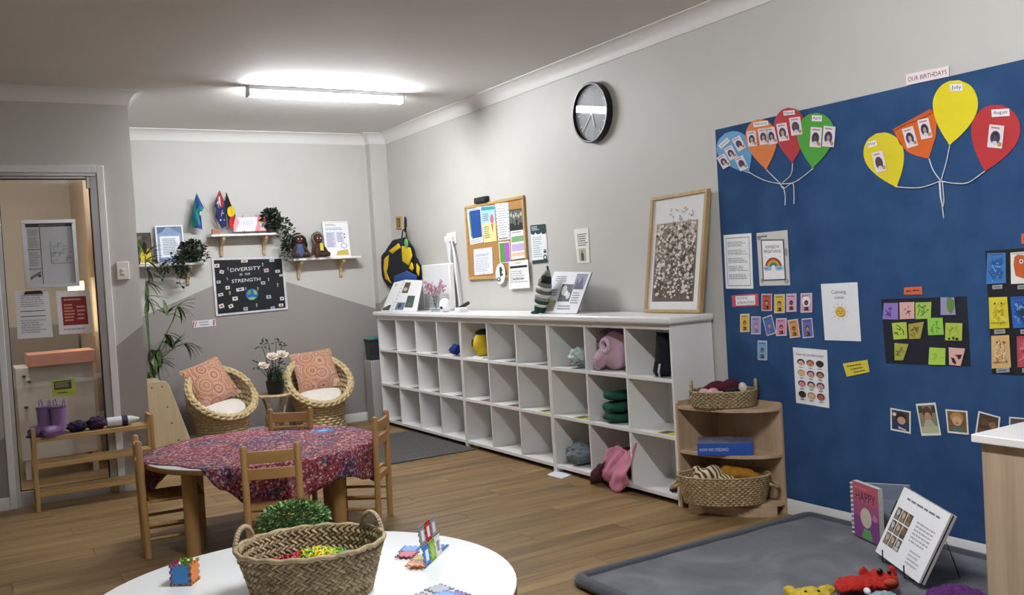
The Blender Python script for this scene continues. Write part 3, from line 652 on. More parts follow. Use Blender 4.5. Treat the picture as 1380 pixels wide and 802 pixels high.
for i in range(n-1): pm_.f += [(2*i, 2*i+2, 2*i+3, 2*i+1), (2*n+2*i+1, 2*n+2*i+3, 2*n+2*i+2, 2*n+2*i), (2*i+1, 2*i+3, 2*n+2*i+3, 2*n+2*i+1)]
pm_.mi = [0]*len(pm_.f); pm_.build('plinth', ashx, cs, cso)
def side(pts, vec): return MB().prism(pts, vec)
MB().prism([(qx, qy, 0), (qx-rx_, qy, 0), (qx-rx_, qy, .545), (qx-rx_+.012, qy, .555), (qx, qy, .555)], (0, -.013, 0)).build('end_panel', wood('a98f72', 'c7ad8e', 'z', .5, .7), cs, cso, smooth=False)
MB().prism([(qx, qy-.013, 0), (qx, qy-ry_, 0), (qx, qy-ry_, .545), (qx, qy-ry_+.012, .555), (qx, qy-.013, .555)], (-.013, 0, 0)).build('end_panel', ash, cs, cso, smooth=False)
# ================================================================== RIGHT WALL: clock, cork board, posters
ck = RW(798, 152, .022); clk = thing('wall_clock', 'round black wall clock high above the cubbies', 'clock', (XR, ck.y, ck.z)); AX = V((-1,0,0))
MB().lathe([(.176, .001), (.186, .004), (.186, .042), (.182, .047), (.172, .047), (.170, .03)], axis=AX, n=48, capt=False).build('case', mat('141416', .35, .1), clk)
MB().lathe([(.171, .018), (.171, .022)], axis=AX, n=48).build('dial', mat('8d9196', .5, .25, 9), clk)
for k in range(12):
    a = 2*pi*k/12; m = MB(); m.box(-.004, .128, 0, .004, .152, .002); m.xf(M(((0,0,-1,-.0225),(-cos(a),sin(a),0,0),(sin(a),cos(a),0,0),(0,0,0,1)))); m.build('hour_mark', mat('d8dade', .5), clk)
for a, L, w, nm in ((radians(134), .145, .005, 'minute_hand'), (radians(193), .10, .007, 'hour_hand')):
    m = MB(); m.box(-w/2, -.02, 0, w/2, L, .002); m.xf(M(((0,0,-1,-.0255),(-cos(a),sin(a),0,0),(sin(a),cos(a),0,0),(0,0,0,1)))); m.build(nm, mat('e3e5e8', .4), clk)
MB().lathe([(.008, .024), (.006, .031)], axis=AX, n=12).build('hub', mat('e3e5e8', .4), clk)
MB().lathe([(.1715, .034), (.1715, .036)], axis=AX, n=48).build('glass', glassy((1,1,1,1), 1.3, .03), clk)
# cork board
kb = .1808
def cz(*p): return zo(p, 620, 255, kb)
cork = mat('b5854f', .9, .18, 90, .3); pine = wood('b08a4e', 'd0ad72', 'y', .5)
cy0, cy1, cz0, cz1 = 5.508, 6.38, 1.232, 1.808
cb = thing('cork_board', 'cork notice board in a pine frame crowded with papers', 'notice board', (XR, (cy0+cy1)/2, cz0)); cbo = cb.location.copy()
MB().box(XR-.010, cy0+.012, cz0+.012, XR-.001, cy1-.012, cz1-.012).build('cork_sheet', cork, cb, cbo, smooth=False)
for a in ((cy0, cz0, cy1, cz0+.022), (cy0, cz1-.022, cy1, cz1), (cy0, cz0+.022, cy0+.022, cz1-.022), (cy1-.022, cz0+.022, cy1, cz1-.022)):
    MB().box(XR-.018, a[0], a[1], XR-.001, a[2], a[3]).build('frame_bar', pine, cb, cbo, smooth=False, bevel=.002)
GR = '6a6a6c'
def paper(nm, c, px, label, cat, spec, off=.011, **k): return sheet(nm, c, rcard(px, off), label, cat, spec, **k)
paper('notice_sheet', 'f0f0f0', cz((50,140),(155,122),(175,395),(80,415)), 'white notice with a deep blue block and green strip on cork board', 'notice', [('r','6fa05a',.1,.12,.2,.8), ('r','1f4b94',.2,.1,.95,.85), ('l',GR,.1,.02,.9,.1,2), ('l','9a9a9a',.1,.88,.9,.98,2)])
paper('notice_sheet', 'efe6a0', cz((158,128),(258,118),(275,385),(180,400)), 'yellow and light blue poster with a pink ice cream on cork board', 'poster', [('r','a9d6de',0,0,1,.47), ('r','3f93a8',.02,.03,.98,.12), ('l',GR,.1,.2,.55,.42,4), ('e','d46a8a',.75,.38,.13,.13), ('p','b98a4a',[(.66,.52),(.84,.52),(.76,.8)]), ('l',GR,.1,.55,.55,.9,6)])
paper('notice_sheet', 'f4f4f2', cz((262,110),(362,98),(374,372),(287,384)), 'tall white list with a dotted dark border on cork board', 'notice', [('l','c98a4a',.25,.03,.75,.08,1), ('l','a0a0a8',.15,.12,.85,.88,12)]+[('e','35353a',.05,.1+.1*i,.03,.02) for i in range(9)]+[('e','35353a',.95,.1+.1*i,.03,.02) for i in range(9)]+[('l','55555a',.1,.92,.9,.99,1)])
paper('photo_print', '26282a', cz((367,155),(473,142),(478,300),(372,312)), 'dark photograph of trees pinned on cork board', 'photo', [('r','8c9088',.02+.12*i,.05,.07+.12*i,.5+.3*random.random()) for i in range(8)]+[('e','b5b8b0',.15+.17*i,.25+.08*(i % 2),.07,.1) for i in range(5)], off=.0105)
paper('notice_sheet', 'f3f2f0', cz((378,314),(480,300),(495,510),(383,527)), 'white table sheet with green and lilac bands on cork board', 'notice', [('l',GR,.15,.03,.85,.1,1), ('r','7fae7a',.06,.2,.95,.4), ('r','c9b2dc',.06,.47,.95,.72), ('r','e6c9ac',.06,.78,.95,.9)], off=.0125)
paper('notice_sheet', 'f3f2f0', cz((288,395),(370,388),(378,545),(300,552)), 'sheet halved in bright green and violet on cork board', 'notice', [('r','55a04a',.06,.05,.5,.97), ('r','a964b8',.5,.05,.96,.97)])
paper('notice_sheet', 'e9edf3', cz((103,450),(240,432),(248,628),(110,642)), 'pale letter pinned alone low on the cork board', 'notice', [('l','6f86b8',.08,.2,.92,.3,2), ('l','b8bcc8',.08,.34,.9,.9,9), ('e','c0392b',.5,.03,.025,.02), ('e','c0392b',.52,.97,.025,.02)])
cal = paper('wall_calendar', 'f4f4f4', cz((365,540),(508,525),(522,735),(368,745)), 'white month calendar with black bar hanging from cork board corner', 'calendar', [('l','8a8a8a',.35,.05,.7,.12,1), ('r','18181a',.06,.18,.94,.26), ('l','a8a8ac',.06,.34,.94,.8,6), ('l','55555a',.2,.62,.95,.68,1)], off=.02)
ov = [(303+36*cos(radians(a)), 630+78*sin(radians(a))) for a in range(0, 360, 15)]
m = MB().prism([RW(*q, .02) for q in zo(ov, 620, 255, kb)], (-.003, 0, 0)); so = single(m, 'oval_sticker', mat('f2f2f0', .5, .02), 'white oval badge with dark green emblem hanging below cork board', 'badge', smooth=False)
oc = rcard(cz((267,552),(339,552),(339,708),(267,708)), .0232); prints(oc, [('e','1f4a3c',.3,.78,.22,.1), ('p','1f4a3c',[(.35,.2),(.6,.16),(.62,.55),(.45,.7),(.4,.45)]), ('e','f2f2f0',.3,.77,.1,.05), ('e','2a2a2c',.66,.55,.1,.05), ('e','2a2a2c',.62,.32,.08,.05)], so, .0, so.location)
m = MB().box(XR-.04, *RW(643.5, 267)[1:2], RW(650,273.5).z-.022, XR-.001, RW(659.5,267).y, RW(650,266).z); 
bc = thing('black_clip_speaker', 'small black box clipped above the cork board', 'clip', (XR, RW(651,270).y, cz1)); yA, yB = sorted((RW(643.5,268).y, RW(659.5,265).y))
MB().box(XR-.035, yA, cz1+.001, XR-.001, yB, cz1+.045).build('housing', mat('17171a', .4, .1), bc, (XR, RW(651,270).y, cz1), bevel=.005)
MB().box(XR-.037, yA+.02, cz1+.012, XR-.0345, yB-.02, cz1+.034).build('front_panel', mat('2a2a2e', .3, .1), bc, (XR, RW(651,270).y, cz1))
dk = '1f3a40'
paper('poster', 'eef2f2', cz((525,270),(640,258),(658,545),(543,558)), 'white poster with dark teal top and foot beside cork board', 'poster',
      [('r',dk,0,0,1,.17), ('e',dk,.15,.18,.15,.07), ('e',dk,.5,.17,.2,.08), ('e',dk,.85,.19,.16,.07), ('l','d8e2e2',.08,.03,.6,.15,3), ('l','a9b4b6',.1,.3,.7,.85,10), ('r',dk,0,.91,1,1), ('e',dk,.85,.86,.12,.07), ('e','eef2f2',.85,.86,.06,.035), ('e',dk,.86,.72,.1,.03), ('r',dk,.78,.66,.95,.68)], off=.001)
paper('poster', 'e9e7df', zo([(437,85),(553,68),(565,350),(467,355)], 700, 295, .1685), 'small cream poster with black lines and a bottle picture above the photo book', 'poster',
      [('l','2a2a2a',.2,.14,.92,.52,6), ('r','b7b2a0',.2,.58,.75,.95), ('r','4f5048',.35,.72,.58,.93), ('r','74756a',.4,.64,.52,.72)], off=.001)
# ---------------------------------------------------------------- pinboard sheets
def pb(nm, c, px, label, cat, spec=(), off=PB, **k): return sheet(nm, c, rcard(px, off), label, cat, spec, **k)
k2 = .2494
def pz(*p): return zo(p, 965, 300, k2)
pb('banner_sign', 'f0dfe0', [(1221,100.6),(1279,88.6),(1279.6,103),(1221.7,115)], 'pink paper strip lettered OUR BIRTHDAYS at top of pinboard', 'sign', [('t','3b2a3c','OUR BIRTHDAYS',.05,.3,.95,.72)])
pb('text_sheet', 'eceef0', pz((42,68),(192,57),(203,357),(55,357)), 'white typed sheet with thin black border on pinboard edge', 'notice',
   [('r','6b6e74',.08,.06,.92,.95), ('r','eceef0',.095,.072,.905,.938)]+[('l','7a7d84',.14,.13+.15*i,.86,.23+.15*i,4) for i in range(5)])
rb = pb('rainbow_poster', 'cfcdc8', pz((220,57),(387,40),(402,338),(238,342)), 'rainbow breathing poster on grey patterned backing on pinboard', 'poster', [('e','8f8d8a',.08,.1,.06,.04), ('e','9a9894',.93,.4,.05,.08), ('e','a8a49e',.9,.93,.08,.05), ('e','9a9894',.1,.9,.05,.05), ('r','77777a',.02,.06,.35,.09)])
ic = rcard(pz((243,92),(368,90),(380,310),(255,315)), PB+.002); s2 = sheet('inner_sheet', '54575c', ic, None, None, [('r','f1f1f2',.05,.03,.95,.97), ('t','2a2a2c','RAINBOW',.2,.14,.8,.22), ('t','2a2a2c','BREATHING',.13,.25,.87,.33)]
   + [('e',c,.5,.68,.36-.055*i,.24-.037*i,(0,180)) for i, c in enumerate(('8f2f2a','c4702e','d9b23f','4f8f45','3a6f8f','f1f1f2'))] + [('e','9fc8e0',.2,.7,.13,.06), ('e','9fc8e0',.34,.71,.08,.05), ('e','9fc8e0',.7,.7,.12,.06), ('e','9fc8e0',.84,.7,.1,.05), ('l','3a5a7a',.14,.68,.34,.73,1), ('l','3a5a7a',.68,.68,.88,.73,1), ('e','d9b23f',.18,.42,.02,.015), ('e','d9b23f',.8,.42,.02,.015)], parent=rb)
pb('header_card', 'c4566a', pz((85,393),(230,383),(232,450),(90,457)), 'crimson strip lettered positive affirmations on pinboard', 'sign', [('r','f3f1f2',.15,.12,.88,.88), ('t','33303a','POSITIVE',.2,.2,.6,.42), ('t','33303a','AFFIRMATIONS',.2,.56,.84,.8)])
def affirm(px, c, face, hair, label, circ=False):
    sp = [('r',c,.06,.05,.94,.95)]
    if circ: sp += [('e','f3e9ee',.5,.42,.36,.3)]
    sp += [('l','4a3a3a',.15,.1,.85,.2,1), ('e',hair,.5,.5,.19,.14), ('e',face,.5,.54,.14,.105), ('p',hair,[(.3,.9),(.34,.7),(.66,.7),(.72,.9)]), ('e',face,.42,.8,.07,.05)]
    pb('affirmation_card', 'ded2d8', pz(*px), label, 'card', sp, group='affirmation cards on the pinboard')
A_ = [(rc(248,385,303,477), 'b9564e', 'c98a6a', '3a2420', 'dark red affirmation card beside the crimson header'), (rc(316,388,373,490,2), 'd9bf45', 'c98a6a', '4a2a20', 'yellow affirmation card in the row with the crimson header'),
      (rc(381,385,436,483,2), 'd6a5bf', '6a4a44', '3a3036', 'pale pink affirmation card with grey figure next to the yellow one'), (rc(459,382,521,487,2), 'cf9fb8', '7a5448', '33242a', 'pink affirmation card with white oval, last in the header row', True),
      (rc(132,494,182,592,2), 'd6b94a', 'c07a4a', '5a3520', 'yellow affirmation card at the start of the second row'), (rc(192,507,243,603), '9a90c4', 'c9a08a', '7a6488', 'lilac affirmation card at second row beside the yellow one'),
      ([(252,515),(302,497),(327,598),(277,613)], '4a6fb4', 'b98a70', '54607a', 'tilted blue affirmation card in the second row'), (rc(326,518,383,613,2), 'cf8fb4', 'b9765a', '3a2028', 'rose pink affirmation card next to the tilted blue one'),
      ([(388,527),(443,520),(457,618),(402,625)], 'd29a5c', 'a8683a', '6a4028', 'orange affirmation card in the second row'), ([(464,520),(520,515),(530,620),(471,625)], '6a68b4', 'b98a60', '3a3040', 'violet affirmation card, last in the second row'),
      (rc(227,637,277,742,-2), '69a7d0', '8a5f4a', '4a3a38', 'sky blue affirmation card pinned alone under the rows')]
for a in A_: affirm(*a)
sun = [('t','3a3a3e','Calming',.28,.12,.68,.2), ('t','3a3a3e','CORNER',.36,.235,.62,.275)] + [('p','8f7a45',[(.5+.17*cos(a)-.008*sin(a), .5-.115*sin(a)-.005*cos(a)), (.5+.24*cos(a), .5-.165*sin(a)), (.5+.17*cos(a)+.008*sin(a), .5-.115*sin(a)+.005*cos(a))]) for a in [2*pi*q/10 for q in range(10)]] + [('e','a8842e',.5,.5,.135,.088), ('e','dfb53a',.5,.5,.12,.078), ('e','8a6a2a',.45,.485,.03,.006), ('e','8a6a2a',.55,.485,.03,.006), ('e','8a6a2a',.5,.525,.03,.006)]
pb('calming_poster', 'e8eaee', [(1106.7,382.8),(1155.8,380.3),(1160.8,460),(1112,458.4)], 'white Calming Corner sheet with a yellow sun', 'poster', sun)
fe = [('t','2a2a30','How do you feel today?',.1,.09,.9,.15)]
fcs = [('e0b394','3a2a26'),('c98a5a','8a3f34'),('3a2a26','221a18'),('e0c09a','c9a25a'),('d9a08a','5a4a6a'),('b98a60','4a3020'),('d9909a','7a3a4a'),('d9b090','3a2a26'),('c9a0a0','5a3f44'),('4a342c','1f1a18'),('d9b898','b98a5a'),('b0604a','6a2f2a')]
for i, (fc, hr) in enumerate(fcs):
    u, v = .22+.28*(i % 3), .265+.19*(i//3); fe += [('e',hr,u,v-.012,.115,.058), ('e',fc,u,v+.006,.082,.046), ('e','2a2020',u-.03,v,.012,.006), ('e','2a2020',u+.03,v,.012,.006), ('e','7a3a34',u,v+.026,.025,.006), ('r','4a4a50',u-.06,v+.075,u+.06,v+.085)]
pb('feelings_chart', 'e9eaee', [(1069,468),(1115,471.8),(1118,550),(1073.5,542.8)], 'white chart of twelve drawn faces asking how do you feel today', 'poster', fe)
pb('yellow_note', 'd9c63f', [(1136.2,490),(1169.4,484.8),(1172.4,501.4),(1141.7,507.8)], 'yellow handwritten note below the Calming Corner sheet', 'note', [('l','6a5f2a',.12,.15,.9,.4,1), ('l','6a5f2a',.25,.42,.85,.65,1), ('l','6a5f2a',.35,.68,.85,.9,1)])
# sticky drawings on black card
k3 = .1496
def nz_(*p): return zo(p, 1180, 380, k3)
bk = pb('black_display_card', '1a1d2a', nz_((52,155),(820,130),(858,755),(95,730)), 'black card holding eleven sticky-note drawings on pinboard', 'display board')
pb('orange_label', 'd3643a', nz_((262,50),(418,40),(425,112),(255,115)), 'small orange label above the sticky-note drawings', 'label', [('l','4a2a1a',.12,.35,.5,.7,1), ('l','4a2a1a',.5,.3,.92,.65,1)])
def scrib(cols, n):
    out = []
    for _ in range(n):
        a = random.uniform(0, pi); u, v = random.uniform(.2,.8), random.uniform(.2,.8); L = random.uniform(.05,.17); w = random.uniform(.014,.03)
        out.append(('p', random.choice(cols), [(u-L*cos(a)-w*sin(a), v-L*sin(a)+w*cos(a)), (u+L*cos(a)-w*sin(a), v+L*sin(a)+w*cos(a)), (u+L*cos(a)+w*sin(a), v+L*sin(a)-w*cos(a)), (u-L*cos(a)+w*sin(a), v-L*sin(a)-w*cos(a))]))
    return out
ST = [((78,190),(205,188),(207,340),(65,335),'8f78c0',['4a3a78'],9,'violet sticky note with dark scribble on black card'), ((218,185),(352,180),(352,330),(222,337),'dcb0a8',['3a2a2a','7a4a3a'],6,'pink sticky note with a few dark marks at the top of black card'),
      ((362,185),(505,180),(500,330),(362,335),'a6c858',['3a8a4a','2f7a4a'],14,'green sticky note with a dark green patch'), ((588,138),(710,138),(725,297),(590,297),'9a94b8',['55604a'],2,'grey-lilac sticky note with a large green leaf shape'),
      ((150,370),(280,362),(290,510),(165,520),'b2cc4f',['23232a'],12,'lime sticky note with a black spidery scribble'), ((298,380),(438,358),(405,510),(305,515),'a9a045',['6a4f2a','4a4a2a'],12,'olive sticky note with brown scribble, curling away'),
      ((468,325),(605,322),(618,475),(478,480),'93c84f',['3f8f3f'],8,'bright green sticky note with thin green scribble, mid card'), ((632,368),(785,372),(780,530),(630,525),'b0c44a',['8a9a30'],9,'lime sticky note with three black blots along its foot'),
      ((172,550),(300,560),(250,705),(175,705),'a7ac48',['3f3f24','6a5a2a'],12,'olive sticky note with one corner folded off'), ((488,590),(632,597),(630,748),(478,745),'a9d154',['86b040'],5,'plain lime sticky note with faint outline'), ((662,590),(810,600),(770,757),(665,745),'dfb0a4',['2a2026'],4,'pink sticky note with two large black marks, lowest corner of card')]
for a in ST:
    sp = scrib(a[5], a[6])
    if 'leaf shape' in a[7]: sp = [('p','5f8a3a',[(.5,.02),(.75,.0),(.98,.2),(.95,.6),(.7,.95),(.5,.8),(.42,.4)])]
    if 'blots' in a[7]: sp += [('e','23231f',.25,.9,.08,.06), ('e','23231f',.5,.87,.07,.07), ('e','23231f',.72,.9,.1,.08)]
    if 'two large' in a[7]: sp = [('p','2a2026',[(.4,.4),(.9,.35),(.85,.6),(.7,.65),(.6,.5)]), ('p','2a2026',[(.15,.55),(.4,.6),(.6,.85),(.5,.95),(.3,.85)])]
    pb('sticky_note', a[4], nz_(*a[:4]), a[7], 'sticky note', sp, off=PB+.003, group='sticky-note drawings')
k4 = .274
def mz(*p): return zo(p, 1300, 300, k4)
pb('black_display_card', '17181c', mz((103,140),(480,110),(505,760),(137,743)), 'black card holding painted monster portraits on pinboard', 'display board')
pb('orange_label', 'd3643a', mz((280,55),(360,48),(362,98),(281,105)), 'small orange label above the painted portraits', 'label', [('l','4a2a1a',.12,.35,.9,.7,1)])
MO = [((113,150),(203,148),(205,298),(108,303),'3f78b8',['24549a','24549a','2f66a8','7fb0dc'],60,'blue painted portrait at the top corner of black card'), ((227,148),(325,140),(325,298),(230,302),'e4e0da',['c0582a','b24a20'],0,'white sheet with an orange painted monster'),
      ((120,368),(210,365),(222,518),(125,522),'d8c832',['c0a820','e4d860'],30,'yellow painted portrait with little dark eyes'), ((226,365),(330,360),(335,515),(240,520),'2f5fae',['1f3f80','1f3f80','6a9fd0'],44,'deep blue painted portrait with a dark green mark'),
      ((132,557),(220,553),(230,712),(135,718),'d8b078',['b8783a','e4cfa4'],44,'peach painted portrait in the lowest row'), ((258,560),(350,555),(360,708),(262,712),'b84a5a',['9a3044','d07a84'],36,'crimson painted portrait in the lowest row')]
for i, a in enumerate(MO):
    sp = scrib(a[5], a[6])
    if i == 1: sp = [('p','c25a28',[(.2,.15),(.35,.08),(.6,.1),(.9,.2),(.9,.7),(.7,.85),(.25,.75),(.15,.4)]), ('e','e8e4de',.55,.3,.1,.07), ('e','1f1a18',.55,.3,.05,.035)]
    if i == 3: sp += [('e','1f3a30',.6,.5,.2,.12)]
    if i in (2, 4): sp += [('e','2a2420',.35,.2,.05,.025), ('e','2a2420',.7,.2,.05,.025)] + [('p','2a2420',[(.08+.09*q,.78),(.12+.09*q,.86),(.16+.09*q,.78),(.12+.09*q,.82)]) for q in range(9)]
    else: sp += [('p','2a2420',[(.08+.09*q,.08),(.12+.09*q,.02),(.16+.09*q,.08),(.12+.09*q,.05)]) for q in range(9)]
    pb('painted_portrait', a[4], mz(*a[:4]), a[7], 'painting', sp, off=PB+.003, group='painted monster portraits')
for p, lb in ((((138,308),(187,304),(187,325),(138,328)),'grey name tag under the blue painted portrait'), (((262,308),(330,304),(330,325),(262,328)),'grey name tag under the orange painted monster'), (((147,526),(200,524),(201,545),(148,548)),'grey name tag under the yellow painted portrait'),
          (((276,526),(335,524),(336,545),(277,548)),'grey name tag under the deep blue painted portrait'), (((157,718),(222,712),(223,735),(158,740)),'grey name tag under the peach painted portrait'), (((284,716),(350,710),(351,733),(285,738)),'grey name tag under the crimson painted portrait')):
    pb('name_tag', '9b9da2', mz(*p), lb, 'name tag', [('l','3a3a3e',.15,.3,.85,.75,1)], off=PB+.003, group='name tags of the painted portraits')
k5 = .1304
def hz(*p): return zo(p, 1190, 530, k5)
def photo(px, label, bg, spec): pb('child_photo', 'e6e6e2', hz(*px), label, 'photo', [('r',bg,.07,.06,.93,.92)]+spec, group='photos along the foot of the pinboard')
photo(((80,150),(290,188),(290,420),(82,380)), 'photo of a dark-haired child bending over in navy top', '4a4438', [('r','2a3a5a',.08,.5,.92,.9), ('e','33241e',.52,.32,.26,.22), ('e','c99a82',.55,.48,.2,.17), ('p','c4b8b4',[(.4,.75),(.8,.85),(.75,.92),(.4,.85)]), ('e','d8d4c8',.2,.25,.1,.08)])
photo(((342,110),(545,95),(605,435),(402,440)), 'tall tilted photo of a child at a pale table', '8a8068', [('r','b8b890',.07,.72,.93,.92), ('e','5a4030',.5,.3,.24,.2), ('e','b98a74',.5,.42,.17,.14), ('p','a8b098',[(.2,.72),(.35,.52),(.65,.52),(.85,.72)]), ('r','3f3a30',.75,.1,.92,.3), ('r','3f4a34',.08,.08,.3,.28)])
photo(((648,165),(875,183),(890,430),(672,408)), 'photo of a fair-haired smiling child in green top', '7a5a3a', [('e','b98a4a',.5,.32,.3,.24), ('e','d3a588',.5,.46,.22,.2), ('p','4f7468',[(.25,.92),(.32,.72),(.7,.72),(.8,.92)]), ('e','8a4a40',.5,.55,.07,.03)])
photo(((990,183),(1217,245),(1195,478),(955,416)), 'tilted photo half hidden behind the oak cabinet', '4f4032', [('e','6a4a34',.35,.4,.2,.15), ('e','8a6a50',.7,.45,.16,.14), ('r','6a4a30',.08,.7,.92,.9)])
photo(((1308,243),(1500,258),(1500,480),(1300,470)), 'photo almost wholly hidden behind the oak cabinet', '5a5248', [('e','8a6a54',.5,.45,.2,.18)])
# ---------------------------------------------------------------- birthday balloons
def drop(tip, top, w, n=30):
    tip, top = V(tip+(0,)), V(top+(0,)); ax = top-tip; L = ax.length; ax /= L; s = V((-ax.y, ax.x, 0)); A = []; B = []
    for i in range(n+1):
        t = i/n; h = w*sqrt(max(0, 1-((t-.62)/.38)**2)) if t > .62 else w*(1-((.62-t)/.62)**1.75); h = max(h, 1.2 if t == 0 else 0)
        p = tip+ax*(L*t); A.append((p.x+s.x*h, p.y+s.y*h)); B.append((p.x-s.x*h, p.y-s.y*h))
    return A + B[::-1]
def mini(cx, cy, w, h, rot):
    a = radians(rot); e = (cos(a), sin(a)); d = (-sin(a), cos(a)); return [(cx+e[0]*w/2*i+d[0]*h/2*j, cy+e[1]*w/2*i+d[1]*h/2*j) for i, j in ((-1,-1),(1,-1),(1,1),(-1,1))]
def balloon(c, outline, label, month, mq, cards, off=PB, cname='balloon'):
    m = MB().prism([RW(x, y, off+.002) for x, y in outline], (-.0015, 0, 0)); b = single(m, 'paper_balloon', mat(c, .35, .05, 10), label, 'paper balloon', 'birthday balloons on the pinboard', smooth=False); b['_o'] = tuple(b.location)
    if month: sheet('month_label', 'eceaea', rcard(mini(*mq), off+.0045), None, None, [('t','26222a',month,.1,.18,.9,.82)], parent=b, off=0)
    for i, q in enumerate(cards):
        hair = random.choice(['2a2020','3a2a20','5a4030','1f1a1c']); sk = random.choice(['c9a088','8a5f48','b98a70','5a3f34'])
        sheet('photo_card', 'e4d6d8', rcard(mini(*q), off+.0055), None, None, [('l','8a5a6a',.15,.06,.85,.2,1), ('e','2b3f70',.48,.55,.34,.3), ('e',hair,.48,.5,.2,.19), ('e',sk,.48,.56,.14,.14), ('p','d0ccd4',[(.28,.84),(.36,.7),(.6,.7),(.7,.84)]), ('e','b98a4a',.82,.82,.14,.1)], parent=b, off=0, th=.0008)
balloon('5aa0d0', drop((1009,233), (977,180), 23), 'light blue January paper balloon at the pinboard edge', 'January', (976,193,16,6,-42), [(975.5,217.5,12,18,-30), (985,206,12,18,-28), (996,193.5,12,19,-28), (999.5,220,12,19,-25)])
balloon('dc7a35', drop((1032.5,228), (1022,160.6), 21), 'orange February paper balloon with three photo cards', 'February', (1025.5,167,20,6.5,-8), [(1013.5,187,12,21,-6), (1029,184,12.5,22,-8), (1040,183,12,23,-12)], off=PB+.001)
balloon('b8343a', drop((1068,219), (1062.6,145), 21.5), 'red March paper balloon with two photo cards', 'March', (1063.5,152,15,6,-6), [(1055,178,14,24,-10), (1072.5,170,15,24,-8)], off=PB+.002)
balloon('4ea03a', drop((1095.3,226.6), (1102,152), 25), 'green April paper balloon', 'April', (1101,159.5,13.5,8,3), [(1099.5,185,15,27,4), (1117,184,16,28,5)], off=PB+.003)
balloon('e0cf2e', drop((1208,252), (1181,180), 27), 'yellow May paper balloon with one photo card', 'May', (1175.5,194,12,7.5,-18), [(1185,218,15,28,-13)])
balloon('d8682c', [(1203.6,174.6), (1254.7,146.5), (1260,153), (1262.7,166), (1261,185), (1251.8,213.5), (1248,213), (1234.6,210), (1223,204.5), (1213,194)], 'orange paper balloon with its top folded down', None, None, [(1226.5,185,15.5,27,-16), (1246.5,173.5,15.5,27,-12)])
balloon('e6d52c', drop((1280,195), (1292.5,108), 30.5), 'large yellow July paper balloon without photo cards', 'July', (1289,118,17,9.5,-2), [], off=PB+.001)
balloon('bb3a3e', drop((1327.8,230.5), (1351,141.6), 33), 'red August paper balloon with one photo card', 'August', (1348.5,152,24,10,-4), [(1342,184,20,31,6)])
m = MB().prism([RW(x, y, PB+.004) for x, y in ((1203.6,174.6), (1254.7,146.5), (1257,152), (1240,161), (1222,167), (1206,176))], (-.004, 0, 0)); 
o_ = [o for o in bpy.data.objects if o.get('label') == 'orange paper balloon with its top folded down'][0]; m.build('folded_top', mat('c05a28', .5, .05), o_, o_.location, smooth=False)
strg = mat('d6d6d8', .8, .05)
def bunch(lines, label):
    r = thing('balloon_strings', label, 'string', RW(*lines[0][-1], PB+.004))
    for L in lines:
        L = [V(p+(0,)) for p in L]; pts = []
        for i in range(len(L)-1):
            p0, p1, p2, p3 = L[max(i-1,0)], L[i], L[i+1], L[min(i+2,len(L)-1)]
            for q in range(6):
                t = q/6; pts.append(.5*((2*p1)+(p2-p0)*t+(2*p0-5*p1+4*p2-p3)*t*t+(3*p1-p0-3*p2+p3)*t**3))
        pts.append(L[-1]); MB().tube([RW(p.x, p.y, PB+.006) for p in pts], .0024, 6).build('string', strg, r, r.location, smooth=True)
bunch([[(1009,232),(1030,243),(1052,248)], [(1033,229),(1043,239),(1053,249)], [(1068,220),(1066,235),(1054,247)], [(1096,227),(1072,245),(1053,248)], [(1051,246),(1056,254),(1068,247),(1070,260),(1070,275)], [(1055,251),(1058,262),(1058,277)]], 'white strings gathering the January to April balloons')
bunch([[(1208,252),(1240,253),(1268,244)], [(1252,214),(1258,230),(1268,244)], [(1280,196),(1275,220),(1268,244)], [(1327,231),(1305,246),(1285,247),(1268,244)], [(1267,244),(1268,262),(1272,295)], [(1270,244),(1272,270),(1270,280)], [(1266,244),(1267,262),(1269,274)]], 'white strings gathering the May to August balloons')
# ================================================================== BACK WALL
birch = wood('b59a72', 'd4bd97', 'z', .5)
def wshelf(x0, x1, z, brs, label):
    d = .15; r = thing('wall_shelf', label, 'wall shelf', ((x0+x1)/2, YB, z-.018)); o = r.location.copy()
    MB().box(x0, YB-d, z-.018, x1, YB-.001, z).build('board', white, r, o, smooth=False, bevel=.003)
    for x in brs:
        pr = [(YB-.001, z-.0185), (YB-.125, z-.0185), (YB-.125, z-.04), (YB-.115, z-.05), (YB-.05, z-.10), (YB-.028, z-.14), (YB-.024, z-.175), (YB-.001, z-.175)]
        b = MB().prism([(x-.013, y, q) for y, q in pr], (.026, 0, 0)).build('bracket', birch, r, o, smooth=False, bevel=.002)
        MB().ell((x, YB-.024, z-.16), (.006, .003, .006), 8, 6).build('screw', mat('8a8a8a', .3, metal=.8), b, (0,0,0) if False else o)
def sc_(p): k = (YB-.15)/YB; return CAM+(p-CAM)*k
wshelf(1.845, 2.405, 1.727, (1.95, 2.31), 'white wall shelf on wooden brackets above the black Diversity board')
wshelf(2.525, 3.145, 1.498, (2.60, 2.99), 'white wall shelf on wooden brackets carrying the two dolls')
wshelf(1.06, 1.79, 1.504, (1.20, 1.665), 'white wall shelf on wooden brackets with the trailing ivy pot')
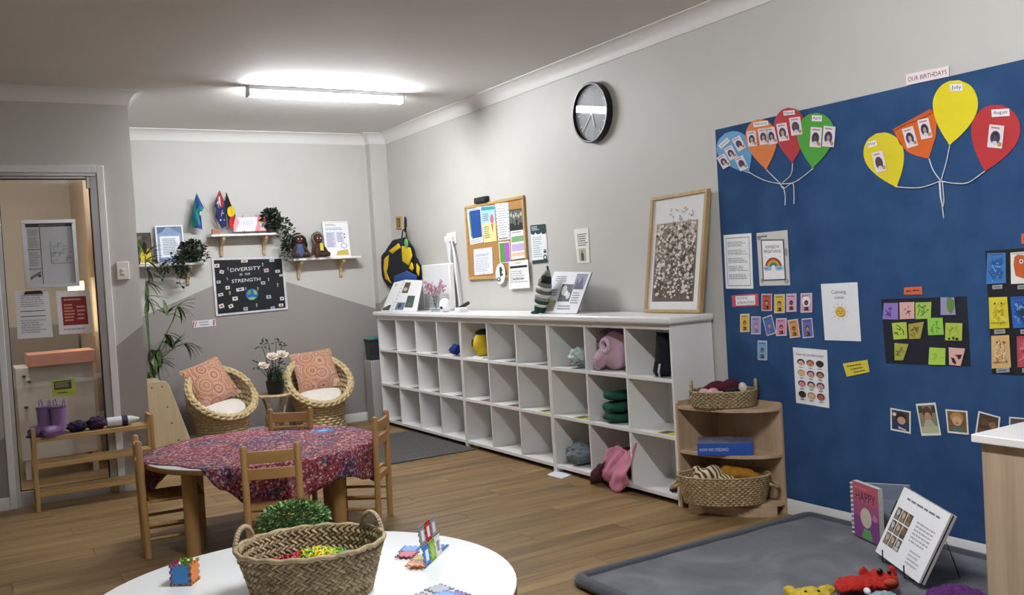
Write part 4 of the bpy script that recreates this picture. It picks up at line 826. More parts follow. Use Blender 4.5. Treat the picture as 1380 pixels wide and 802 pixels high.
# diversity board
k6 = .11219
def vz(*p): return zo(p, 280, 340, k6)
dbc = bcard(vz((38,72),(905,55),(960,685),(95,770)))
db = sheet('diversity_board', '15161a', dbc, 'black display board lettered DIVERSITY IS OUR STRENGTH', 'display board', [], th=.008, off=.001)
bw = mat('cfcfd2', .6, .15, 60)
for a in ((0,0,1,.035), (0,.965,1,1), (0,.035,.03,.965), (.97,.035,1,.965)):
    c = Card(dbc.pt(a[0],a[1],.009), dbc.pt(a[2],a[1],.009), dbc.pt(a[2],a[3],.009), dbc.pt(a[0],a[3],.009), dbc.n); sheet('border_strip', 'cfcfd2', c, None, None, th=.002, parent=db, m=bw, off=.0003)
def let(txt, x0, y0, x1, y1, dy=0):
    q = vz((x0,y0),(x1,y0+dy),(x1,y1+dy),(x0,y1)); c = bcard(q, .0105); prints(c, [('t','e0e4ea',txt,0,0,1,1)], db, .0003, db.location, 'lettering')
let('DIVERSITY', 270, 195, 635, 237, -32); let('IS', 385, 255, 415, 280, -3); let('OUR', 447, 250, 510, 275, -5); let('STRENGTH', 288, 330, 632, 370, -30)
gl = bcard(vz((455,440),(603,432),(605,572),(457,580)), .0105); 
prints(gl, [('e','2a5fb0',.5,.5,.5,.5), ('p','5aa05a',[(.1,.3),(.3,.12),(.45,.2),(.4,.45),(.3,.5),(.15,.45)]), ('p','79b84f',[(.6,.1),(.85,.2),(.95,.5),(.75,.55),(.65,.35)]), ('p','8ac45a',[(.15,.8),(.5,.72),(.85,.78),(.65,.95),(.4,.97)])], db, .0003, db.location, 'globe')
small = [(110,162,58,42,0),(440,107,78,32,0),(770,98,55,34,0),(168,236,50,40,15),(130,358,48,34,0),(238,425,50,40,-3),(390,447,95,40,-6),(703,218,56,44,-3),(838,228,54,32,0),(880,277,38,24,-4),(665,368,50,36,0),(155,510,60,34,-10),(328,557,62,46,-4),(165,646,60,50,-14),(278,648,54,42,-20),(455,680,50,40,0),(732,536,54,40,0),(892,556,46,40,2),(880,634,54,32,-3),(780,667,48,30,-8),(243,200,22,38,0),(235,318,22,36,-20),(265,488,32,44,0),(458,437,22,32,0),(602,437,26,38,0),(730,325,22,40,0),(840,392,26,44,0),(588,634,26,44,0),(660,145,22,40,0)]
for i, (x, y, w, h, r_) in enumerate(small):
    c = bcard(zo(mini(x, y, w, h, r_-4), 280, 340, k6), .0105); col = random.choice(['c9cbd0','b9c4d4','d6d2c8','c4a8a8','a9bcc8'])
    if i < 20: sheet('cut_out', col, c, None, None, [('e',random.choice(['5a6a8a','7a5a5a','4a4a50','6a7a5a']),.5,.5,.25,.25)], th=.0008, parent=db, off=.0002)
    else: prints(c, [('e','b9a89a',.5,.25,.35,.22), ('p',random.choice(['8a9ab8','b98a8a','9ab09a']),[(.2,1),(.3,.5),(.7,.5),(.8,1)])], db, .0003, db.location, 'cut_out_figure')
sheet('acknowledgement_sign', 'dcdce0', bcard([(259,433),(290,430),(291,439),(260,442)]), 'small white sign with red corner stripes under the Diversity board', 'sign', [('p','b86a70',[(.02,.1),(.1,.1),(.04,.9),(.0,.9)]), ('p','c47a80',[(.14,.1),(.2,.1),(.12,.9),(.08,.9)]), ('p','b86a70',[(.9,.1),(.98,.1),(.94,.9),(.86,.9)]), ('l','4a5070',.28,.18,.78,.45,1), ('l','4a5070',.3,.55,.76,.82,1)], th=.003)
# ================================================================== THINGS ON THE WALL SHELVES
def stand_frame(name, x0, x1, z0, h, y, lean, fc, label, spec, cat='framed print', bw=.012, bg='eef0f2'):
    """upright frame standing on a shelf, facing -Y, leaning back"""
    r = thing(name, label, cat, ((x0+x1)/2, y, z0)); o = r.location.copy(); n = V((0, -cos(lean), sin(lean))); up = V((0, sin(lean), cos(lean)))
    def q(a, b, d=0): return V((x0+(x1-x0)*a, y, z0))+up*(h*b)+n*d
    w, hh = (x1-x0), h; bx, bz = bw/w, bw/hh
    for a0, b0, a1, b1 in ((0,0,1,bz), (0,1-bz,1,1), (0,bz,bx,1-bz), (1-bx,bz,1,1-bz)): MB().prism([q(a0,b0), q(a1,b0), q(a1,b1), q(a0,b1)], n*.012).build('frame_bar', mat(fc, .4, .03), r, o, smooth=False, bevel=.001)
    c = Card(q(bx,1-bz,.003), q(1-bx,1-bz,.003), q(1-bx,bz,.003), q(bx,bz,.003), n); r['_o'] = tuple(o); sheet('print_sheet', bg, c, None, None, spec, th=.001, parent=r, off=0); return r
a, b = BW(436, 298, .08), BW(474, 343, .08)
stand_frame('certificate_frame', a.x, b.x-.005, 1.4985, a.z-1.498, YB-.07, .12, 'e9e9ea', 'white framed certificate with small columns of text behind the dolls',
  [('l','5a5e68',.06,.04,.6,.1,2), ('l','8a8fa0',.06,.14,.92,.24,2), ('r','d4d4e6',.05,.28,.46,.75), ('r','dcdcec',.5,.28,.82,.6), ('l','8488a8',.07,.3,.44,.74,10), ('l','8488a8',.52,.3,.8,.6,7), ('p','c9b45a',[(.4,1),(.5,.86),(.95,.82),(.98,1)]), ('e','8fa8c4',.8,.7,.14,.09), ('e','eef0f2',.8,.7,.11,.07), ('e','3a3a40',.86,.36,.03,.025), ('e','3a3a40',.86,.46,.03,.025)])
a, b = BW(209, 304, .06), BW(250, 353, .06)
stand_frame('certificate_frame', a.x, b.x, 1.5045, a.z-1.504, YB-.06, .1, 'e6e8ea', 'silver-white framed certificate with a blue border on the ivy shelf',
  [('r','8aa0c0',0,0,1,1), ('r','e9edf2',.1,.26,.9,.86), ('p','5a6f94',[(0,.0),(.4,0),(.2,.14),(0,.2)]), ('p','6a86a8',[(.5,0),(1,0),(1,.2),(.7,.1)]), ('p','6a6a94',[(0,1),(0,.88),(.3,.93),(.5,1)]), ('p','b8a86a',[(.6,1),(.8,.92),(1,.88),(1,1)]), ('l','7a8094',.2,.32,.8,.8,10)])
a, b = BW(184, 314, .05), BW(206, 353, .05)
ph = stand_frame('photo_block', 1.09, b.x, 1.5045, a.z-1.504, YB-.05, .08, '4a4440', 'dark photo block with a yellow lower half on the ivy shelf', [('r','54483f',0,0,1,.5), ('r','d8bc2c',.1,.5,1,.95), ('e','e8cc3a',.55,.7,.3,.2)]+[('e',random.choice(['3a302a','7a6a5a','8a7a68']),random.uniform(.1,.9),random.uniform(.05,.45),.08,.05) for _ in range(14)], 'photo', bw=.004)
# flags in a block
fx = BW(291, 310, .10).x; fz = 1.7275
fb = thing('flag_block', 'small terracotta block holding three little flags on the shelf', 'flag stand', (fx, YB-.09, fz)); MB().box(-.032, -.022, 0, .032, .022, .045).build('block', mat('b07a62', .7, .1), fb, bevel=.004)
MB().box(-.02, -.0225, .012, .02, -.0221, .034).build('block_front', mat('a86a55', .7, .1), fb)
def flagpt(x, y, off=.09): return BW(x, y, off)
def flag(name, pole, outline, label, c, spec, fold=.012):
    r = thing(name, label, 'flag', V((fx, YB-.09, fz+.046)), 0, 'little flags in the block'); o = r.location.copy()
    MB().tube([flagpt(*pole[0]), flagpt(*pole[1])], .0032, 8).build('stick', wood('b59a72', 'd4bd97', 'z'), r, o)
    xs = [p[0] for p in outline]; ys = [p[1] for p in outline]; x0, x1, y0, y1 = min(xs), max(xs), min(ys), max(ys)
    bm = bmesh.new(); vs = [bm.verts.new(flagpt(*p)) for p in outline]; bm.faces.new(vs); bmesh.ops.triangulate(bm, faces=bm.faces); bmesh.ops.subdivide_edges(bm, edges=bm.edges, cuts=5, use_grid_fill=True)
    def wav(p): return -.004+fold*sin(p.x*95+p.z*22)
    for v in bm.verts: v.co.y += wav(v.co)
    me = bpy.data.meshes.new('cloth'); bm.to_mesh(me); bm.free(); me.materials.append(mat(c, .8, .06)); 
    for v in me.vertices: v.co -= o
    ob = bpy.data.objects.new('flag_cloth', me); COL.objects.link(ob); ob.parent = r; q = ob.modifiers.new('t', 'SOLIDIFY'); q.thickness = .0012; q.offset = 0
    for i, (cc, pl) in enumerate(spec):
        bm = bmesh.new(); vs = [bm.verts.new(flagpt(*p)) for p in pl]; bm.faces.new(vs); bmesh.ops.triangulate(bm, faces=bm.faces); bmesh.ops.subdivide_edges(bm, edges=bm.edges, cuts=4, use_grid_fill=True)
        for v in bm.verts: v.co.y += wav(v.co)-.0018-.0006*i
        me = bpy.data.meshes.new('band'); bm.to_mesh(me); bm.free(); me.materials.append(mat(cc, .8, .06))
        for v in me.vertices: v.co -= o
        ob2 = bpy.data.objects.new('emblem', me); COL.objects.link(ob2); ob2.parent = ob
k7 = .12471
def gz(*p): return zo(p, 240, 250, k7)
def circ(x, y, r, ry=None, n=16): return [(x+r*cos(2*pi*i/n), y+(ry or r)*sin(2*pi*i/n)) for i in range(n)]
flag('little_flag', gz((415,440),(270,195)), gz((195,80),(285,245),(235,270),(230,320),(265,475),(120,445),(150,280)), 'little blue and green flag with white emblem leaning out of the block', '1f4a8f',
     [('1f6a4f', gz((195,80),(190,180),(170,330),(190,460),(120,445),(150,280))), ('2a8a80', gz((230,220),(285,240),(240,275),(225,320),(245,420),(225,430),(195,330),(200,260))), ('e8ecec', gz((232,285),(248,282),(240,305),(243,325),(231,322)))])
flag('little_flag', gz((430,450),(440,60)), gz((445,50),(500,180),(495,250),(525,440),(470,465),(405,340),(410,250),(388,225),(400,170)), 'little navy flag with red and white crosses and stars', '1d2a5e',
     [('b83040', gz((445,60),(490,180),(480,245),(460,200),(440,150),(420,190),(425,110))), ('e4e4ea', gz((437,120),(450,120),(462,235),(450,245))), ('e4e4ea', gz((412,195),(445,150),(450,160),(418,205))), ('e4e4ea', gz(*circ(455,375,9))), ('e4e4ea', gz(*circ(488,300,6))), ('e4e4ea', gz(*circ(500,372,6)))], .008)
flag('little_flag', gz((440,460),(520,70)), gz((520,75),(560,180),(618,325),(600,370),(590,470),(550,460),(525,330),(498,260),(498,140)), 'little black and red flag with a yellow disc', '141416',
     [('b8282c', gz((560,345),(618,325),(600,370),(590,470),(553,462),(550,400))), ('e0be20', gz(*circ(572,282,43,58)))], .006)
# pink picture on wire stand
pc = bcard(gz((595,350),(955,335),(965,490),(603,500)), .08); lowz = 1.7275
for i, p in enumerate(pc.c): p.z = max(p.z, lowz+.008); 
pk = sheet('marbled_card', 'e8dfe4', pc, 'white and pink marbled picture card on a wire stand', 'picture card', [('p','e8a0a8',[(0,0),(.12,.0),(.18,.3),(.1,.7),(.05,1),(0,1)]), ('p','e68a94',[(.72,0),(1,0),(1,1),(.62,1),(.7,.5)]), ('p','f2ecec',[(.78,.35),(.95,.4),(.97,.95),(.8,.9)]), ('e','e8c06a',.8,.4,.05,.1), ('e','cfd8e0',.4,.4,.2,.2)], th=.002, off=0)
ws = thing('wire_card_stand', 'thin black wire stand behind the marbled card', 'card stand', (pc.o.x, YB-.07, lowz)); blkw = mat('1c1c1e', .4, .05)
for x in (pc.o.x-.06, pc.o.x+.055):
    top = pc.c[0].z+.02; MB().tube([(x, YB-.10, lowz+.03), (x, YB-.10, lowz+.003), (x, YB-.06, lowz+.003), (x, YB-.074, top-.01), (x, YB-.072, top)], .0022, 6).build('wire', blkw, ws, ws.location)
MB().tube([(pc.o.x-.06, YB-.074, pc.c[0].z), (pc.o.x+.055, YB-.074, pc.c[0].z)], .0022, 6).build('wire', blkw, ws, ws.location)
# ivy
def ivy(name, c, vines, label, n, R, sz, m, potc):
    r = thing(name, label, 'potted plant', c); MB().lathe([(.035, 0), (.045, .07), (.047, .075), (.04, .075), (.038, .06)], n=18).build('pot', mat(potc, .6, .1), r)
    lv = MB(); leafy(lv, (0, 0, .12), R, n, sz, asp=.8); sv = MB()
    for v in vines:
        v = [V(p) for p in v]; sv.tube(v, .002, 5)
        for i in range(len(v)-1):
            for q in range(5): leafy(lv, v[i].lerp(v[i+1], q/5), (.04,.035,.04), 9, sz*.9, asp=.8)
    sv.build('vine', grn, r); lv.build('leaves', m, r); return r
ix = BW(385, 310, .1).x
def rel(c, pts, off): return [BW(x, y, off)-V(c) for x, y in pts]
c1 = (2.365, YB-.09, 1.7275)
ivy('hanging_ivy', c1, [[(0,0,.09)]+rel(c1, [(390,306),(386,330),(387,346)], .17), [(0,0,.09)]+rel(c1, [(384,300),(392,322),(380,343)], .18), [(0,0,.09)]+rel(c1, [(375,300),(384,325),(390,340)], .175)], 'dark ivy spilling off the end of the flag shelf', 320, (.085,.06,.085), .034, dkg, '2a2a2a')
c2 = (1.70, YB-.08, 1.5045)
ivy('trailing_ivy', c2, [[(0,0,.07)]+rel(c2, [(243,345),(240,362),(243,384)], .17), [(0,0,.07)]+rel(c2, [(232,350),(222,362),(215,372)], .17), [(0,0,.07)]+rel(c2, [(258,345),(272,345),(276,346)], .17), [(0,0,.07)]+rel(c2, [(235,352),(248,365),(252,370)], .18)], 'dark trailing ivy pot in front of the blue-bordered certificate', 300, (.10,.06,.06), .032, dkg, '24261f')
sp = thing('spider_plant', 'light green strappy plant at the inner end of the ivy shelf', 'potted plant', (1.26, YB-.085, 1.5045)); MB().lathe([(.03, 0), (.04, .055), (.034, .055)], n=16).build('pot', mat('4a4640', .6), sp)
g = MB(); blade_grass(g, (0, 0, .05), 80, .03, .2, .013, 1.0); g.build('leaves', mat('5f7a48', .6, .3, 20), sp)
# dolls
def doll(name, x, z, label, hair_c, dress, long):
    r = thing(name, label, 'doll', (x, YB-.09, z)); sk = mat('4a2a22', .8, .1, 30)
    b = MB(); b.ell((0, 0, .165), (.042, .036, .045)); b.ell((0, 0, .075), (.04, .03, .06)); b.tube([(0,0,.11),(0,0,.14)], .018, 10)
    for s in (-1, 1):
        b.tube([(s*.03, -.005, .115), (s*.055, -.02, .075), (s*.07, -.045, .035)], [.016,.014,.012], 10); b.ell((s*.072, -.05, .03), .014)
        b.tube([(s*.02, -.01, .03), (s*.035, -.05, .022), (s*.05, -.10, .018)], [.02,.018,.015], 10); b.ell((s*.053, -.112, .026), (.015,.013,.022))
    b.ell((0, -.035, .16), (.007,.008,.007))
    b.build('body', sk, r, smooth=True, remesh=.0035)
    d = MB(); d.lathe([(.058, .012), (.05, .05), (.04, .09), (.03, .125), (.02, .128)], n=20, sy=.8); d.build('dress', mat(dress, .9, .35, 60), r, smooth=True)
    h = MB()
    if long:
        h.ell((0, .01, .175), (.052, .042, .05)); h.tube([(-.045, .005, .18), (-.055, -.005, .12), (-.05, 0, .05)], [.018,.02,.012], 8); h.tube([(.045, .005, .18), (.055, -.005, .12), (.055, 0, .05)], [.018,.02,.012], 8)
        bd = MB().tube([(.048*cos(t), -.035*sin(t)+.0, .185+.02*sin(t)) for t in [pi*q/12 for q in range(13)]], .005, 6); bd.build('headband', mat('b8a89a', .8), r)
    else:
        for q in range(46):
            t = 2*pi*q/46; h.ell((.046*cos(t), .004+.008*sin(3*t), .168+.048*sin(t)), .014, 8, 6)
        h.ell((0, .02, .175), (.048,.036,.048))
    h.jitter(.006, 60); h.build('hair', mat(hair_c, .95, .2, 50, .4), r, smooth=True)
    e = MB(); 
    for s in (-1, 1): e.ell((s*.015, -.0345, .17), (.005,.003,.006), 8, 6)
    e.build('eyes', mat('e8e4de', .4), r); MB().ell((0, -.0335, .148), (.011,.003,.004), 8, 6).build('mouth', mat('8a3a34', .5), r)
    return r
dx = BW(404.5, 344, .1).x; doll('rag_doll', dx, 1.4985, 'rag doll with long black hair and blue floral dress on the shelf', '131214', '4a5a7a', True)
dx2 = BW(430, 342, .1).x; d2 = doll('rag_doll', dx2, 1.4985, 'rag doll with grey curly hair and brown dress on the shelf', '6f6d6a', '4a3430', False)
MB().box(-.004, -.062, .06, .026, -.06, .125).build('yellow_tag', mat('d6cf4a', .6), d2)
p = BW(424.5, 344, .15); m = MB().box(p.x-.022, YB-.147, 1.4987, p.x+.022, YB-.144, 1.523); single(m, 'name_card', mat('b98a78', .7), 'tiny terracotta card leaning in front of the dolls', 'card', smooth=False)
# ================================================================== BAMBOO PLANT
bp = thing('bamboo_plant', 'tall artificial bamboo plant behind the corner of the entry wall', 'plant', (1.22, 7.62, 0)); bo = V(bp.location)
MB().lathe([(.09, 0), (.12, .22), (.125, .23), (.11, .23), (.105, .2)], n=24).build('pot', mat('4a4642', .6, .1), bp)
Yp = 7.55
def bpx(x, y, dy=0): return hit(1, Yp+dy, x, y)-bo
stems = [[(203,560),(203,480),(197,400),(196,345)], [(203,520),(215,468),(233,432),(238,415)], [(204,520),(215,485),(235,468),(247,463)], [(202,540),(205,500),(198,440),(196,420)]]
tips = [((238,413),(1,-.1)), ((247,463),(1,.05)), ((232,470),(.3,-1)), ((222,450),(.9,.5)), ((214,470),(.2,.9)), ((208,480),(.6,.7)), ((203,495),(.7,.5)), ((200,500),(-.2,.8)), ((196,345),(.2,-.9)), ((196,362),(.9,.1)), ((196,380),(.8,.4)), ((197,400),(.7,.6)), ((196,352),(1,-.2)), ((210,487),(1,-.1)), ((203,470),(.3,.8)), ((225,425),(.3,-.8))]
for s_ in stems: MB().tube([bpx(x, y) for x, y in s_], .005, 7).build('stem', grn2, bp)
lm = []
for v in range(3):
    m = MB(); n = 6; L, w = .135-.02*v, .016
    for i in range(n+1):
        t = i/n; ww = w*sin(pi*min(1, t*.9+.1))**.8; m.v += [V((-ww, L*t, -.05*t*t*(1+v*.5))), V((0, L*t, -.05*t*t*(1+v*.5)-.003)), V((ww, L*t, -.05*t*t*(1+v*.5)))]
    for i in range(n): m.f += [(3*i, 3*i+1, 3*i+4, 3*i+3), (3*i+1, 3*i+2, 3*i+5, 3*i+4)]
    m.mi = [0]*len(m.f); lm.append(m.mesh('leaf', (grn2, mat('3d5232', .6, .3, 30), mat('6a7a4a', .6, .3, 30))[v], smooth=True))
for (x, y), (ux, uy) in tips:
    c = bpx(x, y)
    for q in range(8):
        o = bpy.data.objects.new('leaf', random.choice(lm)); COL.objects.link(o); o.parent = bp; a = math.atan2(-uy, ux)+random.gauss(0, .5)
        d = V((cos(a), random.uniform(-.5, .5), sin(a))).normalized(); o.location = c+d*random.uniform(0, .02)
        o.rotation_mode = 'QUATERNION'; o.rotation_quaternion = d.to_track_quat('Y', 'Z')
# ================================================================== DOOR ITEMS AND CORRIDOR
GL = -.032
k8 = .14333
def ez(*p): return zo(p, 10, 285, k8)
ev = thing('evacuation_plan', 'silver framed evacuation plan fixed on the glass door', 'framed plan', DW(65, 388, GL)); eo = V(ev.location); ev['_o'] = tuple(eo)
ec = dcard(ez((122,85),(635,72),(680,702),(172,728)), GL); silv = mat('c4c4c6', .3, .04, metal=.6)
for a in ((0,0,1,.055), (0,.945,1,1), (0,.055,.075,.945), (.925,.055,1,.945)): MB().prism([ec.pt(a[0],a[1],.0005), ec.pt(a[2],a[1],.0005), ec.pt(a[2],a[3],.0005), ec.pt(a[0],a[3],.0005)], (0,-.012,0)).build('frame_bar', silv, ev, eo, smooth=False, bevel=.002)
ei = Card(ec.pt(.075,.055,.003), ec.pt(.925,.055,.003), ec.pt(.925,.945,.003), ec.pt(.075,.945,.003), ec.n)
pl_ = [('r','4a4c50',.0,.0,1,.055), ('t','c4c6ca','EVACUATION PLAN',.3,.012,.85,.042), ('r','3a3c40',.29,.06,.305,1), ('r','3a3c40',0,.42,.3,.43), ('r','3a3c40',0,.74,.3,.75), ('l','8a8c92',.04,.09,.27,.2,5), ('l','8a8c92',.04,.22,.27,.4,8), ('l','8a8c92',.04,.46,.27,.7,9), ('p','6a6c70',[(.02,.88),(.26,.78),(.27,.81),(.04,.92)]), ('r','3a3c40',.2,.84,.26,.88)]
for _ in range(16): u, v = random.uniform(.5,.9), random.uniform(.32,.62); pl_ += [('r','6a6c72',u,v,u+.1,v+.006), ('r','6a6c72',u,v,u+.006,v+.07)]
pl_ += [('r','6a6c72',.5,.66,.98,.668), ('r','6a6c72',.5,.3,.51,.66)]
sheet('plan_sheet', 'c4c8cc', ei, None, None, pl_, parent=ev, off=0)
cbd = sheet('clipboard', 'e0e2e6', dcard([(20,393),(65,391),(71.5,454),(24,457)], GL), 'white paper on a clipboard stuck to the glass door', 'clipboard', [('l','9a9ca4',.15,.08,.85,.35,6), ('r','3a3c44',.12,.42,.85,.435), ('r','3a3c44',.12,.53,.85,.545), ('l','a4a6ae',.12,.6,.85,.9,6)], th=.003)
cc = dcard([(31,391.5),(58,390),(58,396.5),(32,398)], GL-.0-.005+.0); MB().prism([cc.pt(0,.9,.004), cc.pt(.1,.2,.004), cc.pt(.9,.2,.004), cc.pt(1,.9,.004)], (0,-.008,0)).build('clip', mat('3a3a3c', .3, metal=.7), cbd, cbd.location)
sheet('red_notice', 'e6e2e4', dcard([(75,392.5),(120,390.5),(126,448),(80,451)], GL), 'red and white notice in a plastic sleeve on the glass door', 'notice', [('r','8f2a2c',.14,.14,.88,.8), ('l','d8b0a0',.2,.18,.8,.24,1), ('l','d8a890',.2,.3,.5,.72,6), ('l','d8a890',.58,.34,.84,.7,4), ('l','a8a4aa',.14,.86,.9,.92,1)], th=.002)
sheet('lime_note', 'a8b83e', dcard([(69,513),(100,509),(102.5,532),(71,535)], GL), 'lime green note with a dark picture on the glass door', 'note', [('r','3a3a34',.1,.1,.85,.6), ('l','b0b070',.15,.15,.8,.5,4), ('l','2a2a24',.22,.72,.72,.88,1)])
# corridor furniture
cw = thing('white_cabinet', 'low white cabinet with black knobs standing behind the glass door', 'cabinet', (.60, 7.6, 0)); wl = mat('d9d9d8', .5, .02)
MB().box(-.26, -.2, .14, .24, .2, .80).build('cabinet_body', wl, cw, bevel=.004)
for x in (-.24, .20): MB().box(x, -.19, 0, x+.035, -.155, .14).build('leg', wl, cw); MB().box(x, .155, 0, x+.035, .19, .14).build('leg', wl, cw)
for x, z in ((-.21, .74), (-.18, .70), (-.21, .52), (-.17, .33)): MB().ell((x, -.212, z), (.014, .012, .009), 10, 6).build('knob', blk, cw)
pt = MB().box(.42, 7.36, .801, .86, 7.7, .89); single(pt, 'pink_tray', mat('d79a8c', .6, .1), 'pink tray lying on the white cabinet behind the glass', 'tray', bevel=.004)
lp = hit(1, 7.95, 124, 440); lmp = thing('corridor_lamp', 'warm glowing lamp behind the glass door', 'lamp', (.815, 7.86, .0)); 
MB().cyl((0,0,0), (0,0,.02), .05, .045).build('base', blk, lmp); MB().cyl((0,0,.02), (0,0,1.02), .01).build('pole', blk, lmp); MB().lathe([(.062, 1.0), (.058, 1.40)], n=24, capb=False, capt=False).build('lamp_shade', emit('ffd9a0', 4), lmp)
cu = thing('curtain', 'beige curtain panel hanging in the corridor', 'curtain', (.90, 7.55, 0)); m = MB(); pts = [(.915-.02*abs(sin(t*9)), 7.14+.62*t) for t in [q/40 for q in range(41)]]
for x, y in pts: m.v += [V((x, y, 1.42)), V((x, y, 2.30))]
for i in range(40): m.f.append((2*i, 2*i+2, 2*i+3, 2*i+1))
m.mi = [0]*40; m.build('curtain_cloth', mat('cdbba6', .9, .1), cu, cu.location, solid=.002); MB().tube([(.90, 7.1, 2.31), (.90, 7.8, 2.31)], .01, 8).build('rod', alu, cu, cu.location)
cl_ = thing('added_corridor_light', 'warm dome light on the corridor ceiling', 'ceiling light', (.35, 6.95, ZC)); MB().lathe([(.14, -.001), (.15, -.03)], n=24).build('ring', alu, cl_); MB().lathe([(.145, -.0305), (.12, -.07), (.06, -.09), (.005, -.095)], n=24).build('dome', emit('fff0e0', 85), cl_)  # unseen dome lamp, added to brighten the corridor and cabinet front
# things on the shoe rack
def boot(x, y, label):
    r = thing('gumboot', label, 'boot', (x, y, .4455), radians(-62), 'lilac gumboots on the rack'); m = mat('8a6a9a', .35, .06)
    b = MB(); b.lathe([(.042, .035), (.04, .08), (.043, .15), (.045, .165)], n=20); b.tube([(0,0,.035), (0,-.04,.032), (0,-.085,.028), (0,-.105,.026)], [.042,.036,.034,.024], 14)
    b.build('upper', m, r, smooth=True, remesh=.005); MB().lathe([(.047, .165), (.047, .174), (.035, .172)], n=20).build('top_band', mat('6f5280', .4), r)
    s = MB(); s.prism([(.04*cos(radians(a)), .04*sin(radians(a)) if a <= 180 else -.075+.045*sin(radians(a)), 0) for a in range(0, 360, 15)], (0,0,.014)); s.build('sole', mat('5f4470', .5), r)
    for k in (-1, 1): MB().tube([(k*.047, 0, .165), (k*.048, 0, .205), (k*.044, .012, .215), (k*.04, .02, .165)], .004, 6).build('pull_loop', m, r)
p = hit(1, 6.32, 56, 590); q = hit(1, 6.28, 73, 590)
boot(.43, 6.352, 'lilac gumboot at the post end of the shoe rack'); boot(.505, 6.29, 'lilac gumboot toe-out on the shoe rack, beside the dark hats')
def lump(name, c, r_, m, label, cat, seed=0, amp=.25, fr=2.2, **k):
    def fn(p): return (1+amp*NZ.noise(V((p.x*fr+seed, p.y*fr, p.z*fr)))-amp*1.1*abs(NZ.noise(V((p.x*fr*1.6+seed, p.y*fr*1.6+5, p.z*fr*3))))-amp*.6*abs(NZ.noise(V((p.x*fr*3.5+seed, p.y*fr*3+5, p.z*fr*6)))))*(1+.12*(1-abs(p.z)))
    mb = MB().ell((0,0,0), r_, 56, 36, fn=fn); lo = min(v.z for v in mb.v); mb.xf(M.Translation((c[0], c[1], c[2]-lo))); return single(mb, name, m, label, cat, smooth=True, **k)
lump('sun_hat', (.605, 6.32, .4455), (.06, .06, .035), mat('2a2440', .9, .4, 40), 'crumpled navy and purple hat on the shoe rack', 'hat', 1)
lump('sun_hat', (.715, 6.315, .4455), (.058, .055, .042), mat('3a2440', .9, .5, 60), 'dark plum knotted hat beside the white bottle', 'hat', 4)
bt = thing('drink_bottle', 'white drink bottle with navy band lying on the shoe rack', 'bottle', (.86, 6.31, .4455)); AXX = V((1,0,.0))
MB().lathe([(.022,-.09),(.031,-.085),(.032,.0)], c=(0,0,.033), axis=AXX, n=20).build('body', mat('d8dade', .4), bt); MB().lathe([(.0325,.0005),(.0325,.035)], c=(0,0,.033), axis=AXX, n=20).build('navy_band', mat('232a4a', .4), bt)
MB().lathe([(.03,.036),(.024,.07),(.014,.09),(.012,.105)], c=(0,0,.033), axis=AXX, n=20).build('cap', mat('c4c8cc', .4), bt)
# ================================================================== ON THE WORKTOP
ZW = .9955
def quad(px, xs, zfix=True):
    """TL TR BR BL on planes X = xs[0] (top) and xs[1] (bottom); bottom set on the worktop"""
    q = [hit(0, xs[0], *px[0]), hit(0, xs[0], *px[1]), hit(0, xs[1], *px[2]), hit(0, xs[1], *px[3])]
    if zfix: q[2].z = q[3].z = ZW+.002
    n = (q[1]-q[0]).cross(q[3]-q[0]); n = n if n.x < 0 else -n
    return Card(*q, n)
# framed cotton picture
fp = quad([(880,267),(956,254),(945,420),(870,418)], (3.44, 3.405)); fo = (fp.c[2]+fp.c[3])/2
pf = thing('framed_picture', 'large oak framed cotton-field picture leaning on the wall above the cubbies', 'picture', fo); pf['_o'] = tuple(fo)
oakf = wood('a98a5c', 'c9ab7c', 'z', .5)
for a in ((0,0,1,.028), (0,.972,1,1), (0,.028,.045,.972), (.955,.028,1,.972)): MB().prism([fp.pt(a[0],a[1],-.014), fp.pt(a[2],a[1],-.014), fp.pt(a[2],a[3],-.014), fp.pt(a[0],a[3],-.014)], fp.n*.03).build('frame_bar', oakf, pf, fo, smooth=False, bevel=.002)
random.seed(11)
fi = Card(fp.pt(.045,.028,.004), fp.pt(.955,.028,.004), fp.pt(.955,.972,.004), fp.pt(.045,.972,.004), fp.n)
spc = [('r','a79a88',.08,.22,.9,.35), ('r','8f8272',.08,.35,.9,.55), ('r','776a5e',.08,.55,.9,.75), ('r','655a51',.08,.75,.9,.93)]+[('r',random.choice(['5a4d42','8a7a66','6f6154']),u_,random.uniform(.3,.7),u_+.006,.92) for u_ in [.1+.78*q/34 for q in range(35)]]
for _ in range(620):
    u, v = random.uniform(.12,.86), .905-.67*random.random()**.8; s_ = random.uniform(.007,.021); spc.append(('e', random.choice(['d6cfc8','e6e1dc','c4bab0','5a4d44','d8cfc4','8f8070','54483f']), u, v, s_*1.5, s_*.8))
spc += [('e','8a7f72',random.uniform(.35,.8),random.uniform(.1,.22),.012,.006) for _ in range(26)]
fsh = sheet('picture_sheet', 'e3e3e4', fi, None, None, [], parent=pf, off=0)
prints(fi, spc, pf, .0013, fo)
